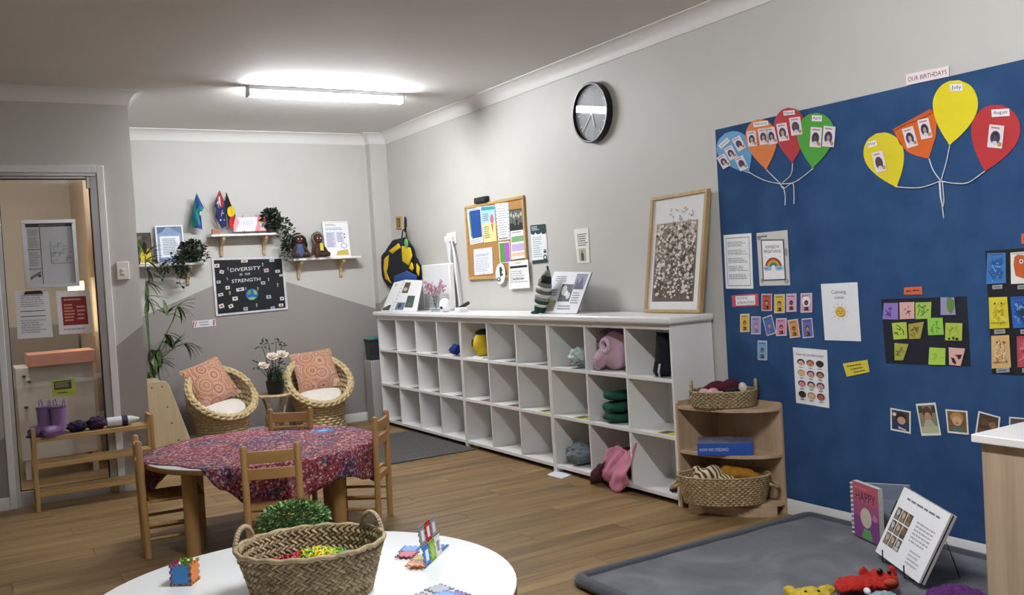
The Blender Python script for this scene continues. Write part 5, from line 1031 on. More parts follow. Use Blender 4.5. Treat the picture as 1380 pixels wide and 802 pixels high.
# magazine on stand, striped knitted toy
mg = quad([(747,366),(797,367),(777,420),(730,418)], (3.37, 3.27)); mo = (mg.c[2]+mg.c[3])/2
book = thing('photo_book', 'white photo book propped up behind its easel between toy and picture frame', 'book', mo); book['_o'] = tuple(mo)
MB().prism([mg.pt(0,0,-.012), mg.pt(1,0,-.012), mg.pt(1,1,-.012), mg.pt(0,1,-.012)], mg.n*.011).build('pages', mat('8f9092', .6, .1), book, mo, smooth=False, bevel=.002)
sheet('cover', 'e9e9ee', mg, None, None, [('l','8a8c94',.12,.1,.45,.25,3), ('r','5f6068',.35,.3,.68,.72), ('e','c4c6cc',.45,.45,.07,.12), ('e','d0d2d6',.6,.58,.05,.08), ('r','8d90a4',.66,.04,.95,.42), ('p','5a5f74',[(.68,.42),(.72,.15),(.78,.3),(.84,.1),(.93,.42)]), ('l','8a8c94',.08,.42,.3,.6,3), ('r','9a9a94',.02,.7,.32,.96), ('e','c4c060',.16,.76,.1,.06), ('l','8a8c94',.72,.48,.95,.78,5), ('l','8a8c94',.42,.8,.8,.93,2)], parent=book, off=0)
MB().prism([mo+V((.03,-.06,0)), mo+V((.12,-.06,0)), mo+V((.10,-.06,.2))], (0,.02,0)).build('easel', blkw, book, mo)
tx = hit(0, 3.25, 727, 421); tx.z = ZW
tt = thing('knitted_toy', 'striped green and white knitted toy beside the photo book', 'soft toy', tx); lean = V((.03,-.085,.27))
bands = [('1f3f38',.0,.13,.055),('e0e4de',.13,.2,.062),('2f4f48',.2,.28,.068),('8f948a',.28,.36,.075),('dfe2da',.36,.44,.08),('6a6f68',.44,.53,.082),('dfe2da',.53,.6,.08),('7a7f78',.6,.7,.076),('22302e',.7,.86,.066),('8f948a',.86,1.0,.046)]
for c, a, b, w in bands:
    m = MB(); nx = next((w2 for c2, a2, b2, w2 in bands if abs(a2-b) < 1e-6), .015); m.tube([lean*a+V((0,0,.012)), lean*((a+b)/2)+V((0,0,.012)), lean*b+V((0,0,.012))], [w*.62, (w+nx)/2*.66, nx*.62], 16); m.build('knit_band', mat(c, .95, .2, 120, .5, bscale=200), tt, smooth=True)
MB().ell(lean*.78+V((-.05,.0,.01)), (.012,.014,.014)).build('eye', mat('d8dcd8', .4), tt); MB().tube([lean+V((0,0,.01)), lean+V((-.005,0,.035))], .007, 8).build('loop', mat('3a3430', .8), tt)
MB().ell((-.02,.02,.008), (.03,.03,.012)).build('foot', mat('35564c', .9), tt)
# open album
alb = thing('open_album', 'white photo album standing open at the far end of the worktop', 'photo album', hit(0, 3.26, 536, 418)); alb.location.z = ZW; alb['_o'] = tuple(alb.location)
q1 = quad([(545.5,377),(569,378),(561,417.5),(528,418.5)], (3.31, 3.23)); q2 = quad([(531,381),(545,377.5),(527.5,418.5),(514,419.5)], (3.33, 3.235))
for q, sp in ((q1, [('r','5a4f44',.12,.08,.42,.42), ('e','c4b8a8',.25,.3,.1,.06), ('r','355a52',.48,.5,.82,.88), ('e','7a5a4a',.66,.78,.1,.06), ('r','6a7a9a',.1,.72,.46,.96), ('e','3a3a44',.25,.82,.08,.08)]), (q2, [('r','4a4a4a',.3,.1,.85,.35), ('r','5a5650',.25,.45,.8,.72), ('r','4a4438',.05,.8,.75,.98)])):
    MB().prism([q.pt(0,0,-.006), q.pt(1,0,-.006), q.pt(1,1,-.006), q.pt(0,1,-.006)], q.n*.0058).build('page_block', mat('e2e2e2', .6, .03), alb, alb.location, smooth=False)
    sheet('page', 'eeeeef', q, None, None, sp, parent=alb, off=0)
for i in range(9): p = q1.pt(0, .06+.11*i, .002); MB().tube([p+V((.006*cos(t), .010*sin(t), 0)) for t in [2*pi*k/10 for k in range(10)]], .0015, 5, True).build('ring', mat('3a3a3c', .3, metal=.6), alb, alb.location)
# white panel heater
hx = 3.405; ya, yb = hit(0, hx, 606, 380).y, hit(0, hx, 569, 380).y; zt_ = hit(0, hx, 586, 356).z
ht = thing('white_air_purifier', 'tall white appliance with a grille in its lower half behind the vase', 'appliance', (3.43, (ya+yb)/2, ZW)); ho = V(ht.location)
MB().box(hx, ya, ZW+.001, 3.455, yb, zt_).build('casing', mat('e8e8ea', .35, .01), ht, ho, bevel=.01)
for i in range(9): z = ZW+.025+i*.013; MB().box(hx-.002, ya+.03, z, hx+.001, yb-.03, z+.006).build('grille_slot', mat('9a9c9e', .5), ht, ho, smooth=False)
# vase with pink blossom
vp = hit(0, 3.25, 587, 418); vs_ = thing('flower_vase', 'small glass vase of pink blossom sprigs on the worktop', 'vase', (3.25, vp.y, ZW))
MB().lathe([(.036, .0005), (.034, .06), (.038, .125), (.036, .125), (.032, .06), (.033, .006)], n=24).build('glass_body', glassy((.9,.92,.92,1), 1.2), vs_, smooth=True)
sv = MB(); fl_ = MB()
for k in range(13):
    a = 2*pi*k/13; L = random.uniform(.05, .105); h = random.uniform(.17, .265); e = V((L*cos(a), L*sin(a), h)); sv.tube([(0,0,.01), (L*.2*cos(a), L*.2*sin(a), h*.55), e], .0016, 5)
    for _ in range(13):
        fl_.ell(V((L*.35*cos(a), L*.35*sin(a), h*.65)).lerp(e, random.random()**.7)+V((random.gauss(0,.008), random.gauss(0,.008), random.gauss(0,.008))), random.uniform(.004,.0085), 6, 4)
sv.build('stems', mat('8a7a78', .7), vs_); fl_.build('blossom', mat('c48a9c', .7, .2, 60), vs_, smooth=True)
ep = hit(0, 3.25, 600, 417); eg = thing('egg_camera', 'white egg-shaped gadget with a dark eye on the worktop', 'gadget', (3.25, ep.y, ZW))
MB().lathe([(.022, .0005), (.04, .015), (.047, .045), (.042, .075), (.026, .098), (.008, .106)], n=24).build('shell', mat('eceded', .3, .01), eg, smooth=True); MB().ell((-.042,-.018,.035), (.009,.012,.012)).build('lens', blk, eg)
# outlet with cables
op = RW(610, 321); out = thing('power_outlet', 'white wall outlet with plugs beside the cork board', 'outlet', (XR, op.y, op.z)); MB().box(-.012, -.075, -.045, -.0005, .075, .045).build('plate', white, out, bevel=.003)
for y in (-.035, .03): MB().box(-.05, y-.022, -.03, -.0125, y+.022, .02).build('plug', mat('e3e3e2', .4), out, bevel=.006)
cbm = mat('dedede', .5)
for i, (dy, sway) in enumerate(((-.05,.02), (-.035,.03), (-.02,.0), (-.005,.02), (.01,.01))):
    c = thing('power_cable', ('white power cable swinging wide from the outlet','white power cable dropping straight to the worktop','white power cable crossing behind the vase','white power cable bunched against the wall','thin white cable looping beside the appliance')[i], 'cable', (XR-.03, op.y+dy, ZW))
    H = op.z-ZW-.02; MB().tube([(-.012+.008*sin(t*7+i), -sway*sin(pi*t)*1.0-.13*t*(i < 2)*.5-.02*t, H*(1-t)+.008) for t in [q/16 for q in range(17)]], .0062, 7).build('cable_cord', cbm, c, smooth=True)
ad = hit(0, 3.28, 620, 415); rem = MB().tube([(0,0,0), (.05,-.10,.05)], .014, 8); rem.xf(M.Translation((3.28, ad.y+.05, ZW+.016))); single(rem, 'dark_remote', mat('2a2a2e', .4), 'dark hand remote propped among the cables', 'remote')
ch_ = MB().box(3.22, ad.y-.11, ZW+.0005, 3.29, ad.y-.02, ZW+.035); single(ch_, 'white_adapter', mat('e2e2e3', .4), 'white power adapter lying on the worktop end of the cables', 'adapter', bevel=.008)
# backpack hanging on a hook
k9 = .17464
def qz(*p): return zo(p, 505, 285, k9)
def puff(pts, n, h, back=.0, rings=5, jit=0, pw=.75):
    """cushion-like solid over a closed outline"""
    pts = [V(p) for p in pts]; n = V(n).normalized(); c = sum(pts, V((0,0,0)))/len(pts); mb = MB(); N = len(pts); prof = [(1, 0)]+[(cos(pi/2*i/rings)**pw if i < rings else 0, sin(pi/2*i/rings)) for i in range(1, rings+1)]
    for sg, hh in ((1, h), (-1, back)):
        if hh == 0 and sg < 0: mb.poly(pts); continue
        k = len(mb.v)
        for s_, z in prof[:-1]: mb.v += [c+(p-c)*s_+n*(sg*hh*z) for p in pts]
        mb.v.append(c+n*sg*hh)
        for i in range(len(prof)-2):
            for q in range(N): f = (k+i*N+q, k+i*N+(q+1) % N, k+(i+1)*N+(q+1) % N, k+(i+1)*N+q); mb.f.append(f)
        t = k+(len(prof)-2)*N; mb.f += [(t+q, t+(q+1) % N, len(mb.v)-1) for q in range(N)]
    mb.mi = [0]*len(mb.f)
    if jit: mb.jitter(jit, 30)
    me = mb.mesh('x', mat('808080')); bm = bmesh.new(); bm.from_mesh(me); bmesh.ops.remove_doubles(bm, verts=bm.verts, dist=1e-5); bmesh.ops.recalc_face_normals(bm, faces=bm.faces); out_ = MB(); out_.v = [v.co.copy() for v in bm.verts]; out_.f = [tuple(v.index for v in f.verts) for f in bm.faces]; out_.mi = [0]*len(out_.f); bm.free(); return out_
def den(pts, m=3):
    out_ = []
    for i in range(len(pts)):
        a, b = pts[i], pts[(i+1) % len(pts)]; out_ += [(a[0]+(b[0]-a[0])*q/m, a[1]+(b[1]-a[1])*q/m) for q in range(m)]
    return out_
bpk = thing('backpack', 'black and yellow backpack hanging from the wall hook by the corner column', 'backpack', RW(541, 385, .06)); bo_ = V(bpk.location); NX = V((-1,0,0))
yel = mat('d8b81e', .7, .1, 30); bkf = mat('17181b', .8, .2, 40)
body = qz((170,215),(230,200),(285,270),(300,340),(345,420),(345,520),(330,560),(250,575),(130,575),(85,520),(72,440),(80,340),(120,290))
puff([RW(x, y, .045) for x, y in den(body)], NX, .08, .043, jit=.004, pw=.25).build('pack_body', bkf, bpk, bo_, smooth=True)
def pan(nm, px, m, off, h): puff([RW(x, y, off) for x, y in den(qz(*px), 2)], NX, h, .01).build(nm, m, bpk, bo_, smooth=True)
pan('shoulder_panel', ((110,305),(185,245),(200,280),(140,330)), yel, .118, .014); pan('side_pocket', ((76,360),(115,325),(110,420),(95,470),(130,555),(85,525),(70,440)), yel, .116, .014)
pan('front_panel', ((210,265),(275,280),(290,340),(265,420),(215,385)), yel, .12, .018); pan('side_panel', ((285,390),(300,440),(290,460),(265,440)), yel, .12, .010); pan('side_panel', ((325,400),(345,430),(340,500),(325,470)), yel, .118, .010)
pan('mesh_pocket', ((150,500),(250,455),(325,495),(325,540),(230,560),(150,550)), mat('2a4a8a', .7, .3, 60), .122, .02)
for pl_ in (((205,240),(215,150),(235,130)), ((250,215),(240,150),(235,130))): MB().tube([RW(x, y, .05) for x, y in qz(*pl_)], .008, 8, flat=.6).build('top_strap', bkf, bpk, bo_)
kt = RW(*qz((243,245))[0], .14); MB().ell(kt, (.012,.03,.04)).build('green_keyring', mat('5fae5a', .4, .2), bpk, bo_, smooth=True)
MB().tube([RW(x, y, .04) for x, y in qz((92,540),(92,620),(96,690))], .003, 6).build('hanging_strap', bkf, bpk, bo_)
wl_ = MB(); hk = thing('coat_hook', 'dark metal coat hook carrying the backpack', 'hook', RW(547, 306)); wo = V(hk.location); MB().tube([RW(546, 292, .004), RW(546.5, 312, .01), RW(546, 312, .06), RW(546, 305, .065)], .008, 8).build('hook_arm', blkw, hk, wo)
MB().prism([RW(x, y, .001) for x, y in qz((232,50),(246,50),(248,120),(230,120))], (-.006,0,0)).build('hook_plate', blkw, hk, wo)
sheet('wall_sign', 'c9a45c', rcard(qz((165,38),(210,35),(212,135),(170,138)), 0), 'tan sign with a dark panel above the backpack', 'sign', [('r','4a3a24',.2,.15,.8,.85), ('l','c9a860',.3,.25,.7,.8,5), ('r','c4582c',0,.92,1,1)], th=.006)
# ================================================================== CUBBY CONTENTS
def seen(dx, x, y, k, r):
    p = hit(0, XF+dx, x, y).y; c = colY(k); return max(c-.177+r, min(c+.17-r, p))
def colY(k): return 7.585-.3863*(k-.5) if k <= 4 else (6.035-.39*(k-4.5) if k <= 7 else 4.86-.39*(k-7.5))
RZ = {1: .6665, 2: .3655, 3: .0525}
random.seed(3)
nc = [('7d8a52','olive green'), ('8a8d90','grey'), ('a8707c','dull pink'), ('c4c832','lime')]
cards_ = {(1,1):1,(1,2):1,(1,3):1,(1,4):1,(1,6):1,(1,7):1,(2,1):0,(2,2):2,(2,3):0,(2,4):1,(2,5):2,(2,6):2,(2,7):3,(2,8):3,(2,10):3,(1,10):1,(3,1):0,(1,8):1}
for (r_, k), ci in cards_.items():
    y = colY(k)-.085; m = MB().box(XF+.012, y-.075, RZ[r_]+.0003, XF+.095, y+.07, RZ[r_]+.0013); m.cur = 1; m.box(XF+.018, y-.0, RZ[r_]+.0014, XF+.09, y+.06, RZ[r_]+.0017)
    single(m, 'name_card', [mat(nc[ci][0], .6, .1, 40), mat('5a5a5c', .6, .3, 60)], '%s name card in the %s-row cubby, %s from the corner column' % (nc[ci][1], ('', 'top', 'middle', 'bottom')[r_], ('', 'first', 'second', 'third', 'fourth', 'fifth', 'sixth', 'seventh', 'eighth', 'ninth', 'tenth')[k]), 'name card', 'name cards in the cubbies', smooth=False)
lump('blue_hat', (XF+.06, seen(.06, 614, 475, 4, .036), RZ[1]), (.045,.032,.04), mat('2a3f8a', .9, .2, 30), 'small blue hat in the cubby beside the yellow bag', 'hat', 2)
yb_ = thing('yellow_bag', 'yellow bag with black top and face buckle in a cubby', 'bag', (XF+.09, seen(.09, 652, 470, 5, .05), RZ[1])); m = MB().ell((0,0,.095), (.085,.045,.095), 22, 14); m.build('bag_body', yel, yb_, smooth=True); MB().ell((0,0,.185), (.06,.04,.025)).build('bag_top', bkf, yb_, smooth=True); MB().ell((-.075,.02,.11), (.012,.012,.03)).build('buckle', bkf, yb_)
m = MB().box(XF+.03, colY(5)-.06, RZ[1]+.0005, XF+.16, colY(5)+.08, RZ[1]+.012); single(m, 'paper_stack', mat('e6e6e6', .7), 'small stack of white paper beside the yellow bag', 'paper', smooth=False)
lump('mint_cloth', (XF+.09, seen(.09, 782, 488, 8, .075), RZ[1]), (.07,.055,.06), mat('b9cac6', .95, .1, 20), 'pale mint crumpled cloth in a cubby', 'cloth', 6, .35, 2.6)
pkc = mat('c4a3b4', .95, .1, 25, .3); pb_ = thing('pink_elephant_bag', 'mauve pink floppy-eared plush bag in a top cubby', 'bag', (XF+.12, seen(.10, 827, 478, 9, .12), RZ[1]))
m = MB(); m.ell((0,0,.12), (.085,.10,.115), 24, 16); m.tube([(-.05,.02,.12), (-.085,.05,.07), (-.08,.07,.03)], [.045,.038,.03], 14); m.jitter(.012, 14); m.build('body', pkc, pb_, smooth=True, remesh=.006)
MB().tube([(-.02+.055*cos(t)*-1, -.01+.075*cos(t), .165+.075*sin(t)) for t in [pi*1.1*q/14 for q in range(15)]], .016, 8).build('dark_ear_rim', mat('5f4a58', .9, .1), pb_, smooth=True)
m = MB().tube([V((-.085,-.01,.15))+V((0,.035*cos(t),.035*sin(t))) for t in [2*pi*q/16 for q in range(16)]], .014, 8, True); m.build('hood_ring', mat('cdb2c0', .9, .1), pb_, smooth=True); MB().ell((-.07,-.01,.15), (.012,.025,.025)).build('dark_opening', mat('3a2f38', .9), pb_)
m = MB().ell((-.085,.075,.025), (.018,.026,.024)); m.build('nose', mat('b892a6', .9), pb_, smooth=True)
jk = thing('navy_jacket', 'dark navy jacket hanging at the end of the top cubby row', 'jacket', (XF+.08, seen(.06, 892, 475, 10, .085), RZ[1]+.003)); m = MB().tube([(0,0,.235),(0,.005,.16),(0,.01,.09),(0,.015,.03),(0,.01,.0)], [.035,.045,.05,.058,.045], 16); m.jitter(.012, 22); m.build('cloth_body', mat('14161f', .95, .3, 30), jk, smooth=True); MB().tube([(-.06,-.02,.0),(-.075,-.03,.03),(-.06,-.025,.07)], .006, 8).build('white_cord', mat('b8bcc8', .6), jk)
gy = seen(.09, 832, 550, 9, .085)
for i in range(3):
    m = MB(); h = .058; st_ = .0
    m.ell((0,0,0), (.105,.076-.006*i,h/2), 32, 14, fn=lambda p: (abs(p.x)**3.2+abs(p.y)**3.2+abs(p.z)**2.4)**(-1/3.0)*(1+.05*NZ.noise(p*3+V((i*4,0,0))))); lo = min(v.z for v in m.v); m.xf(M.Translation((XF+.115, gy, RZ[2]+.001+.0635*i-lo)))
    m.jitter(.012, 16)
    for v in m.v: v.z = max(RZ[2]+.063*i+.001, min(v.z, RZ[2]+.063*(i+1)))
    single(m, 'green_jumper', mat('17493a', .95, .2, 25), ('dark green folded jumper at the bottom of the pile', 'dark green folded jumper in the middle of the pile', 'dark green folded jumper on top of the pile')[i], 'jumper', smooth=True)
lump('grey_blanket', (XF+.115, seen(.09, 780, 612, 8, .125), RZ[3]), (.095,.10,.07), mat('707a80', .95, .12, 20), 'blue-grey crumpled blanket in a bottom cubby', 'blanket', 9, .2, 2.0)
lump('maroon_jumper', (XF+.13, colY(9)-.05, RZ[3]), (.095,.105,.085), mat('6f1a34', .95, .15, 25), 'maroon crumpled jumper behind the pink shirt', 'jumper', 12, .22, 2.4)
sh = zo([(305,520),(308,600),(312,685),(275,720),(245,695),(215,665),(192,630),(215,600),(200,545),(230,530),(262,560)], 750, 430, .3243)
def drape(px, x0, amp):
    bm = bmesh.new(); vs = [bm.verts.new(hit(0, x0, x, y)) for x, y in px]; bm.faces.new(vs); bmesh.ops.triangulate(bm, faces=bm.faces); bmesh.ops.subdivide_edges(bm, edges=bm.edges, cuts=9, use_grid_fill=True)
    for v in bm.verts:
        p = v.co; a = NZ.noise(V((p.y*9, p.z*6, 3))); b = abs(NZ.noise(V((p.y*22+p.z*12, p.z*8, 7)))); p.x += -.012-amp*(a+.6-b)+max(0, p.z-.10)*.55; p.z = max(p.z, .006)
    m = MB(); bm.verts.index_update(); m.v = [v.co.copy() for v in bm.verts]; m.f = [tuple(v.index for v in f.verts) for f in bm.faces]; m.mi = [0]*len(m.f); bm.free(); return m
m = drape(sh, XF-.02, .035)
single(m, 'pink_shirt', mat('c77f95', .95, .1, 18, .3), 'pink shirt spilling out of a bottom cubby to the floor', 'shirt', smooth=True, solid=.006)
td = zo([(150,640),(180,610),(205,600),(200,660),(180,690),(150,690)], 750, 430, .3243); m = puff([hit(0, XF-.03, x, y) for x, y in den(td)], NX, .03, .02, jit=.014)
lo = min(v.z for v in m.v); m.xf(M.Translation((0,0,.002-lo))); single(m, 'maroon_toy', mat('4a1f2a', .95, .3, 40), 'dark maroon soft toy slumped on the floor against the cubby', 'soft toy', smooth=True)
lump('dark_sock', (XF+.04, seen(.04, 908, 645, 10, .02), RZ[3]), (.03,.015,.02), bkf, 'tiny dark sock in the last bottom cubby', 'sock', 5)
m = MB().box(XF+.03, 5.93, .0005, XF+.06, 5.985, .022); single(m, 'yellow_toy_block', mat('b8a83a', .6), 'yellow toy block under the edge of the cubby unit', 'toy block', bevel=.003)
m = MB().prism([ZP(.001, *q) for q in ((737,640),(750,634.5),(771,640),(757,645.5))], (0,0,.002)); single(m, 'floor_paper', mat('dfe3ea', .7), 'white sheet of paper lying on the floor by the cubbies', 'paper', smooth=False)
# dark tub on a pale stand
tb = thing('dark_tub', 'dark grey tub with a teal cloth on the slim stand by the column', 'tub', (3.19, 7.74, .5605)); MB().lathe([(.075, .0005), (.09, .17), (.098, .175), (.098, .19), (.086, .19), (.08, .17), (.068, .012)], n=4, sx=1.1).xf(M.Rotation(radians(45), 4, 'Z')).build('tub_body', mat('35373c', .5, .05), tb, bevel=.006); MB().ell((0,0,.18), (.06,.06,.03)).build('teal_cloth', mat('2f7f78', .9, .2), tb, smooth=True)
m = MB().box(3.125, 7.665, 0, 3.295, 7.825, .56); single(m, 'slim_stand', mat('a9a5a2', .5, .03), 'slim pale grey stand under the dark tub', 'stand', bevel=.006)
# ================================================================== CORNER SHELF CONTENTS
SEA = wick('7d6a48', 'b3a07a', 70); SEAD = wick('6a5432', 'a88f60', 70)
def oval_basket(name, c, rz, a, b, h, label, m, rows, waves, hand, flare=.12):
    r = thing(name, label, 'basket', c, rz); mb = MB()
    weave(mb, [(1-flare*(1-i/(rows-1)), .008+(h-.012)*i/(rows-1)) for i in range(rows)], waves, .014, .0075, sx=a, sy=b, seg=waves*5) if False else None
    rr = h/rows*.62
    for i in range(rows):
        t = i/(rows-1); s_ = 1-flare*(1-t); ph = pi*(i % 2); seg = waves*5
        mb.tube([((a*s_+.004*cos(waves*2*pi*k/seg+ph))*cos(2*pi*k/seg), (b*s_+.004*cos(waves*2*pi*k/seg+ph))*sin(2*pi*k/seg), .008+(h-.012)*t) for k in range(seg)], rr, 5, True)
    mb.build('woven_wall', m, r, smooth=True)
    MB().lathe([(1-flare-.01, .002), (1-flare-.01, .012)], n=40, sx=a, sy=b).build('basket_floor', m, r)
    for s in (-1, 1):
        if hand == 'up': pts = [(s*a*.97, b*.28*cos(t), h-.01+.055*sin(t)) for t in [pi*q/12 for q in range(13)]]
        else: pts = [(s*(a*.97+.045*sin(t)), .055*cos(t), h*.72-.03*sin(t)) for t in [pi*q/12 for q in range(13)]]
        MB().tube(pts, .0085, 8).build('handle', m, r, smooth=True)
    return r
rzb = math.atan2(-.69, .72)
oval_basket('seagrass_basket', (3.312, 3.472, .5325), rzb, .165, .115, .085, 'shallow seagrass basket of soft toys on top of the corner shelf', SEA, 9, 34, 'up', .06)
e1 = V((.72,-.69,0)); e2 = V((.69,.72,0))
def loc(c, u, v, z): return V(c)+e1*u+e2*v+V((0,0,z))
tb_ = (3.312, 3.472, .5455)
def plush(name, blobs, m, label, c, vox=.006, extra=()):
    mb = MB()
    for (u, v, z, r_) in blobs: mb.ell(loc(c, u, v, z), r_)
    o = mb.base(); r = thing(name, label, 'soft toy', o); mb.build('toy_body', m, r, o, smooth=True, remesh=vox)
    for nm, (u, v, z, r_), mm in extra: MB().ell(loc(c, u, v, z), r_).build(nm, mm, r, o, smooth=True)
plush('maroon_plush', [(-.03,.01,.075,(.07,.05,.04)), (.04,.0,.085,(.06,.045,.04)), (-.075,.0,.07,(.035,.03,.025))], mat('4f1424', .95, .2, 40, .3), 'maroon soft toy lying in the shallow basket', tb_, extra=[('white_patch', (.095,-.015,.075,(.022,.026,.032)), mat('cfc6ba', .9))])
plush('pink_plush', [(-.095,-.045,.06,(.03,.03,.026)), (-.05,-.06,.06,(.035,.026,.03)), (-.01,-.07,.055,(.022,.018,.018))], mat('cfa3a6', .95, .1, 40, .3), 'pale pink soft toy at the front of the shallow basket', tb_)
plush('dark_plush', [(.045,-.05,.06,(.05,.03,.03))], mat('231a1c', .95, .2, 40), 'near-black soft toy tucked beside the maroon one', tb_)
# game box
gb = thing('game_box', 'blue boxed game on the middle of the corner shelf', 'game box', (3.285, 3.452, .3025), rzb); go = V((3.285, 3.452, .3025))
MB().box(-.135, -.085, 0, .135, .085, .062).build('box_body', mat('2b55a8', .4, .04), gb, bevel=.002); MB().box(-.134, -.084, .0621, .134, .084, .0635).build('box_lid_print', mat('6f6a80', .5, .5, 26), gb)
gc = Card((-.135,-.0852,.05), (.135,-.0852,.05), (.135,-.0852,.012), (-.135,-.0852,.012), (0,-1,0)); prints(gc, [('t','d8e0f0','HOW AM I FEELING?',.04,.3,.56,.72)], gb, .0003, (0,0,0), 'lettering')
lb_ = (3.238, 3.425, .0625)
oval_basket('straw_basket', lb_, rzb, .225, .125, .145, 'wide plaited straw basket on the bottom of the corner shelf', wick('8a7450', 'c0a880', 60), 13, 44, 'side', .14)
def stripe():
    t = NT('tiger_stripe'); w = t.n('ShaderNodeTexWave', i_Scale=16.0, i_Distortion=4.0); t.l(t.coord(), w.inputs['Vector']); r = t.ramp(w.outputs[0], [(.3, lin('4a3a28')), (.5, lin('c9b48c')), (.8, lin('d8c8a4'))]); t.l(r.outputs[0], t.b.inputs['Base Color']); t.b.inputs['Roughness'].default_value = .95; return t.m
plush('striped_plush', [(-.10,.0,.12,(.06,.045,.05)), (-.05,-.01,.13,(.06,.045,.06)), (-.13,.0,.165,(.025,.02,.02)), (.01,-.02,.11,(.06,.05,.035))], stripe(), 'cream soft toy with dark stripes in the straw basket', lb_)
plush('mustard_plush', [(.06,.02,.14,(.06,.05,.035)), (.11,.02,.135,(.05,.04,.03)), (.155,.0,.125,(.03,.03,.022)), (.02,.03,.15,(.04,.03,.03))], mat('a8741e', .95, .15, 40, .3), 'mustard soft toy lying in the straw basket', lb_)
# ================================================================== BOOKS AND TOYS ON THE MAT
MZ = .0445
def board(name, bl, br, h, th, label, cov, spec, cat='book', lean=(0,0), spiral=False):
    bl, br = V(bl), V(br); up = V((lean[0], lean[1], h)); n = (br-bl).cross(up); n = n if n.x < 0 else -n; n.normalize()
    c = Card(bl+up, br+up, br, bl, n); o = (bl+br)/2; r = thing(name, label, cat, o); r['_o'] = tuple(o)
    MB().prism([c.pt(0,0,-th), c.pt(1,0,-th), c.pt(1,1,-th), c.pt(0,1,-th)], n*(th-.0005)).build('pages', mat('c9c6c0', .7, .08, 60), r, o, smooth=False)
    sheet('cover', cov, c, None, None, spec, parent=r, off=0, rough=.4)
    if spiral:
        for i in range(12): p = c.pt(0, .05+.082*i, -.004); MB().tube([p+n*(.011*cos(t))+(bl-br).normalized()*(.006+.007*sin(t)) for t in [2*pi*k/10 for k in range(10)]], .003, 6, True).build('spiral_ring', mat('d8d0d4', .5), r, o)
    return r
board('happy_book', (3.292,2.686,MZ), (3.232,2.512,MZ), .240, .022, 'purple spiral picture book with HAPPY on the cover standing on the mat', 'a0527a', [('r','b45a6a',0,0,1,.35), ('r','a0507a',0,.35,1,.6), ('r','7a4080',0,.6,1,1), ('l','d88a7a',.1,.07,.7,.12,1), ('t','4a1f44','HAPPY',.12,.15,.9,.32), ('e','c9c0a8',.5,.6,.22,.18), ('p','5fa05a',[(.3,.98),(.4,.8),(.65,.8),(.75,.98)]), ('e','c87a9a',.85,.55,.09,.06)], spiral=True)
board('picture_book', (3.335,2.735,MZ), (3.425,2.50,.053), .216, .012, 'grey-blue picture book with a dark fir tree propped against the pinboard', '8f97a4', [('r','7f8798',0,.0,1,.3), ('p','1f3a34',[(.62,.95),(.78,.35),(.94,.95)]), ('p','27483c',[(.66,.6),(.78,.3),(.9,.6)]), ('r','5a5f68',0,.95,1,1)])
BL, BR, TL, TR = V((3.121,2.45,.062)), V((2.927,2.118,.062)), V((3.2,2.36,.326)), V((3.0,2.026,.318))
n = (BR-BL).cross(TL-BL); n = n if n.x < 0 else -n; bc_ = Card(TL, TR, BR, BL, n); o = (BL+BR)/2; o.z = MZ
bi = thing('display_binder', 'large white display binder open on a black wire easel on the mat', 'binder', o); bi['_o'] = tuple(o); n = bc_.n
for i, (d, c, w) in enumerate(((-.008,'dcdcdc',.007), (-.013,'2a2a2c',.004), (-.024,'c9c9ca',.010))): MB().prism([bc_.pt(0,0,d), bc_.pt(1,0,d), bc_.pt(1,1,d), bc_.pt(0,1,d)], n*w).build(('page_stack','divider_sheet','back_cover')[i], mat(c, .6, .05), bi, o, smooth=False, bevel=.001)
sp = [('t','6a6c72','A very MAJESTIC Caterpillar',.16,.06,.9,.17)]
sp += [('l','a4a6aa',.52,.3,.93,.62,6), ('l','b0b2b6',.62,.68,.88,.9,4)]
sp[0] = ('l','6a6c72',.16,.09,.9,.15,1)
for r_ in range(3):
    for q in range(3):
        u, v = .06+.125*q, .28+.19*r_; pc_ = Card(bc_.pt(u,v,.0013), bc_.pt(u+.11,v,.0013), bc_.pt(u+.11,v+.17,.0013), bc_.pt(u,v+.17,.0013), bc_.n)
        sheet('photo', random.choice(['5a4a3a','4a4438','6a5f50']), pc_, None, None, [('e',random.choice(['c4a88a','b8bcc0','8a5a44']),.5,.4,.28,.27), ('r',random.choice(['c9c4b8','3a4a54','8a7a64']),.15,.68,.85,.95), ('r','8f8a80',.05,.05,.3,.3)], parent=bi, off=0, th=.0004)
sheet('front_page', 'ececee', bc_, None, None, sp, parent=bi, off=0)
ez_ = thing('wire_easel', 'black wire easel holding the white display binder', 'easel', o+V((.05,-.05,0)))
for t in (.25, .75):
    p = bc_.pt(t, 1, 0); q = bc_.pt(t, .25, -.04); f = p+n*.012; MB().tube([f+V((0,0,.03)), V((f.x, f.y, MZ+.006)), V((p.x, p.y, MZ+.006))-n*.06, V((q.x, q.y, q.z)), V((q.x, q.y, MZ+.004))-V((n.x, n.y, 0))*.07], .003, 7).build('wire', blkw, ez_, ez_.location)
